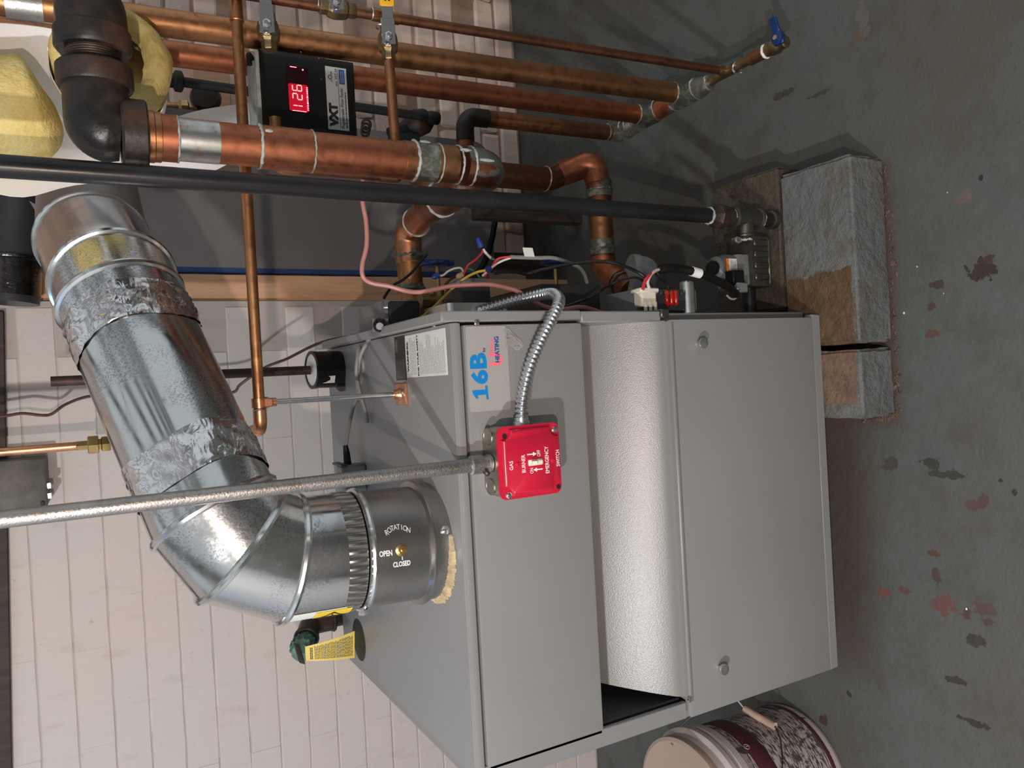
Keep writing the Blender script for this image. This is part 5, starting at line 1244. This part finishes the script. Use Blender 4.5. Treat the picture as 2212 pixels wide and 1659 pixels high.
B().tube([br0, br1], .0105, 14).build('rod', M['print_black'], rd)
dr = (br1-br0).normalized()
B().lathe(br0-dr*.002, dr, [(.013, 0), (.015, .004), (.015, .022), (.020, .024), (.022, .026), (.022, .038), (.014, .042)], 12).build('end_cap', M['print_black'], rd); B().lathe(br1-dr*.028, dr, [(.012, 0), (.016, .006), (.016, .028), (.013, .032)], 12).build('end_cap', M['print_black'], rd)
# lumber and rubbish at the wall foot
a = at(462, 150, 2.05); b = at(500, 250, 2.05)
tag(B().obox((at(462, 235, 2.06).x, 2.06, at(500, 235, 2.06).z), (at(462, 150, 2.06).x-at(462, 235, 2.06).x, 0, 0), (0, .03, 0), (0, 0, .09), .002).build('wood_block', M['wood']), 'light wood block fixed to the rough brick wall behind the rod', 'wood')
pot = thing('dark_valve', at(900, 285, 1.8), 'dark rounded valve bonnet lying among rubbish behind the steam main', 'valve')
c = at(885, 270, 1.80); q = B().lathe(c, V3((.3, -.2, -1)), [(.012, -.02), (.026, 0), (.034, .012), (.034, .022), (.030, .045), (.016, .060)], 20); q.build('bonnet', M['cast_iron'], pot)
q = B(); q.tube([at(842, 290, 1.80), at(885, 272, 1.80)], .016, 14); q.tube([at(845, 305, 1.80), at(900, 300, 1.80)], .020, 14); q.tube([at(880, 285, 1.83), at(880, 285, 2.14)], .012, 12); q.build('stub', M['print_black'], pot)
c = at(792, 276, 1.75); q = B()
for i in range(3): q.torus(c+V3((-.009*i+.008, 0, .002*i)), V3((.35, 1, .1*i)), .0105, .0032, 20, 6)
q.build('spring_coil', M['rusty_iron'], rd)
vl = thing('brass_fitting', at(398, 232, 1.9), 'brass fitting on a copper line high on the rough brick wall', 'fitting')
c = at(400, 232, 1.95); q = B().lathe(at(385, 232, 1.95), at(430, 236, 1.95)-at(385, 232, 1.95), [(.012, 0), (.018, .006), (.018, .02), (.010, .024), (.010, .04)], 6); q.build('nut', M['brass'], vl, angle=20)
B().tube([at(330, 228, 1.95), at(390, 231, 1.95)], .010, 14).build('pipe', M['copper'], vl)
c = at(445, 215, 1.96); q = B().lathe(c, V3((0, -1, .2)), [(.034, 0), (.036, .01), (.030, .03), (.012, .034)], 20); q.build('wheel', M['cast_iron'], vl)
for i in range(9):      # broken plaster lumps on the wall
    px = random.uniform(800, 850); py = random.uniform(245, 300); c = at(px, py, 2.05)
# dark taped duct at top left, beyond the flue
dk = thing('dark_duct', at(60, 560, 1.85), 'dark taped duct end hanging at the top beyond the flue', 'duct')
q = B(); q.tube([at(20, 655, 1.80), at(25, 560, 1.80), at(40, 420, 1.86), at(50, 300, 1.95)], .052, 28); q.build('duct', M['dark_case'], dk)
q = B(); q.tube([at(20, 640, 1.80), at(22, 565, 1.80)], .054, 28); q.torus(at(22, 560, 1.80), at(22, 540, 1.8)-at(22, 600, 1.8), .055, .004, 28, 8); q.build('foil_band', plain('dark_foil', (.10, .095, .10), .2, 1, .4, 25, 1.0), dk)
q = B(); q.add([at(40, 420, 1.80), at(100, 455, 1.80), at(95, 520, 1.80), at(52, 510, 1.80), at(40, 420, 1.815), at(100, 455, 1.815), at(95, 520, 1.815), at(52, 510, 1.815)], [(0, 1, 2, 3), (7, 6, 5, 4), (0, 4, 5, 1), (1, 5, 6, 2), (2, 6, 7, 3), (3, 7, 4, 0)]); q.build('flap', M['case_grey'], dk, smooth=False)
tag(B().obox(at(100, 650, 1.92), at(78, 560, 1.92)-at(100, 650, 1.92), V3((0, .03, 0)), at(125, 560, 1.92)-at(78, 560, 1.92), .002).build('wood_strip', M['wood']), 'tan wood strip between the dark duct and the flue', 'wood')

# ------------------------------------------------------------------ concrete blocks under the boiler
def block(x0, x1, y0, y1, z1, mat, label, bev=.0055, group=None, rot=0):
    b = bmesh.new(); bmesh.ops.create_cube(b, size=1)
    for v in b.verts: v.co = V3((v.co.x*(x1-x0), v.co.y*(y1-y0), v.co.z*z1))
    bmesh.ops.bevel(b, geom=[e for e in b.edges], offset=bev, segments=3, affect='EDGES')
    bmesh.ops.subdivide_edges(b, edges=[e for e in b.edges if e.calc_length() > .05], cuts=6, use_grid_fill=True)
    for v in b.verts: v.co += V3((random.uniform(-1, 1), random.uniform(-1, 1), random.uniform(-1, 1)*.5))*.0012
    q = B(); 
    for v in b.verts: v.co += V3(((x0+x1)/2, (y0+y1)/2, z1/2))
    q.bm(b); return tag(q.build('concrete_block', M[mat], angle=50), label, 'block', group)
block(.0265, .350, .8625, 1.016, .09, 'block_near', 'largest grey painted concrete block in front under the boiler right corner')
block(-.104, .016, .8635, 1.05, .09, 'block_small', 'smaller concrete block with flaking paint under the boiler front')
block(.100, .372, 1.024, 1.20, .086, 'block_back', 'dirty dark concrete block behind the near one beside the gas pipe')
# crumbled mortar along the block feet
def crumb(pts, n, s0, s1, spread):
    q = B()
    for i in range(n):
        k = random.randrange(len(pts)-1); t = random.random(); p = pts[k].lerp(pts[k+1], t)+V3((random.gauss(0, spread*.5), random.gauss(0, spread), 0))
        b = bmesh.new(); bmesh.ops.create_icosphere(b, subdivisions=1, radius=random.uniform(s0, s1))
        sc = V3((random.uniform(.6, 1.6), random.uniform(.5, 1.1), random.uniform(.35, .7)))
        for v in b.verts: v.co = V3((v.co.x*sc.x, v.co.y*sc.y, v.co.z*sc.z))*random.uniform(.8, 1.2)+p+UP*s0*.3
        q.bm(b)
    return q
cs = crumb([V3((.35, .862, 0)), V3((.2, .857, 0)), V3((.02, .856, 0)), V3((-.10, .860, 0)), V3((-.108, .875, 0)), V3((-.112, .93, 0))], 170, .0012, .0045, .0035).build('mortar_crumbs', M['rubble'], angle=60)
tag(cs, 'line of crumbled reddish mortar along the foot of the concrete blocks', 'rubble'); cs['kind'] = 'stuff'
ch = B()
for px, py, s in ((1982, 576, .0025), (1954, 676, .004), (1700, 660, .005), (2089, 1315, .004), (2047, 416, .002), (2039, 634, .002), (1845, 894, .006), (1712, 650, .003), (1790, 880, .005), (1880, 885, .004)):
    p = atz(px, py, .0 if px > 1900 else .0); b = bmesh.new(); bmesh.ops.create_icosphere(b, subdivisions=1, radius=s*.6)
    for v in b.verts: v.co = V3((v.co.x, v.co.y*.7, v.co.z*.5))+p+UP*s*.4
    ch.bm(b)
fk = ch.build('paint_flakes', M['paper_jacket']); tag(fk, 'scattered pale paint flakes on the grey floor', 'debris'); fk['kind'] = 'stuff'
# ragged gap filler between the block tops
# ------------------------------------------------------------------ bucket
bc = V3((-.84, 1.13, 0))
bu = thing('paint_bucket', bc, 'white plastic bucket with a tan lid and peeling maroon label in the lower corner', 'bucket')
q = N('bucket_body'); p = q.co(); sep = q.n('ShaderNodeSeparateXYZ'); q.l(p, sep.inputs[0]); f = q.noise(14, 4, .6, dist=1.5); wv = q.noise(1, 5, .6, (60, 60, 320))
c = q.mix(q.ramp(f, [(.60, 0), (.63, 1)]), (.50, .44, .42), (.10, .085, .085))
inl = q.math('MULTIPLY', q.math('GREATER_THAN', sep.outputs[2], .03), q.math('LESS_THAN', sep.outputs[2], .215))
c = q.mix(q.math('MULTIPLY', inl, q.ramp(wv, [(.49, 0), (.54, 1)])), c, (.07, .055, .05))
q.set(c, .5); M['bucket_body'] = q.m
q = N('bucket_maroon'); f = q.noise(22, 4, .6); q.set(q.mix(q.ramp(f, [(.66, 0), (.70, 1)]), (.075, .018, .028), (.45, .38, .37)), .5); M['bucket_maroon'] = q.m
q = N('bucket_lid'); f = q.noise(55, 3, .6); q.set(q.mix(q.ramp(f, [(.70, 0), (.74, 1)]), (.36, .27, .215), (.08, .05, .04)), .6); q.bump(f, .2, .002); M['bucket_lid'] = q.m
plain('bucket_white', (.50, .45, .43), .5, 0, .12, 25, .05)
B().lathe(bc, UP, [(.121, .0), (.124, .004), (.1245, .010), (.1265, .010), (.1335, .226)], 56).build('body', M['bucket_body'], bu)
B().lathe(bc, UP, [(.1318, .160), (.1324, .161), (.1338, .200), (.1332, .201)], 56, None, False).build('label_band', M['bucket_maroon'], bu)
B().lathe(bc, UP, [(.1266, .020), (.1274, .021), (.1277, .030), (.1270, .031)], 56, None, False).build('label_stripe', M['bucket_maroon'], bu)
B().lathe(bc, UP, [(.1335, .224), (.1405, .226), (.1405, .240), (.1365, .242), (.1360, .250), (.1425, .252), (.1430, .262), (.138, .266), (.1345, .268), (.1340, .284)], 56).build('rim', M['bucket_white'], bu)
B().lathe(bc, UP, [(.1340, .282), (.1355, .292), (.1345, .297), (.128, .299), (.126, .298)], 56).build('lid', M['bucket_lid'], bu)
def onb(px, py, rr):      # where the sight line meets a cylinder of that radius about the bucket's axis
    d = ray(px, py); o = CAM-bc; a = d.x**2+d.y**2; b = 2*(o.x*d.x+o.y*d.y); c_ = o.x**2+o.y**2-rr*rr; D = b*b-4*a*c_
    return CAM+d*((-b-math.sqrt(max(D, 0)))/(2*a))
c = onb(1613, 1613, .1345); nrm = V3((c.x-bc.x, c.y-bc.y, 0)).normalized()
q = B(); q.torus(c, nrm, .0052, .0009, 20, 6); q.tube([c+nrm*.001-UP*.002, c+nrm*.001+UP*.002], .0009, 6); q.build('emblem', M['print_pale'], bu)
g0, g1 = onb(1609, 1532, .142), onb(1674, 1569, .142)
B().tube([g0, g1], .0075, 14).build('grip', plain('grip_wood', (.55, .40, .33), .6, 0, .2, 40, .1), bu)
B().tube(spline([g1, onb(1684, 1592, .138), onb(1689, 1625, .134), onb(1690, 1659, .134), onb(1688, 1720, .136)], 8), .0014, 8).build('bail', M['rusty_iron'], bu)
B().tube(spline([g0, g0+V3((.012, .012, .004)), g0+V3((.020, .030, .002)), g0+V3((.018, .050, .03)), V3((bc.x+.09, bc.y+.11, .23))], 8), .0014, 8).build('bail', M['wire_white'], bu)
an = V3((.63, .77, 0)).normalized(); B().lathe(bc+an*.134+UP*.235, an, [(.012, 0), (.012, .009), (.007, .012)], 16).build('ear', M['bucket_white'], bu)
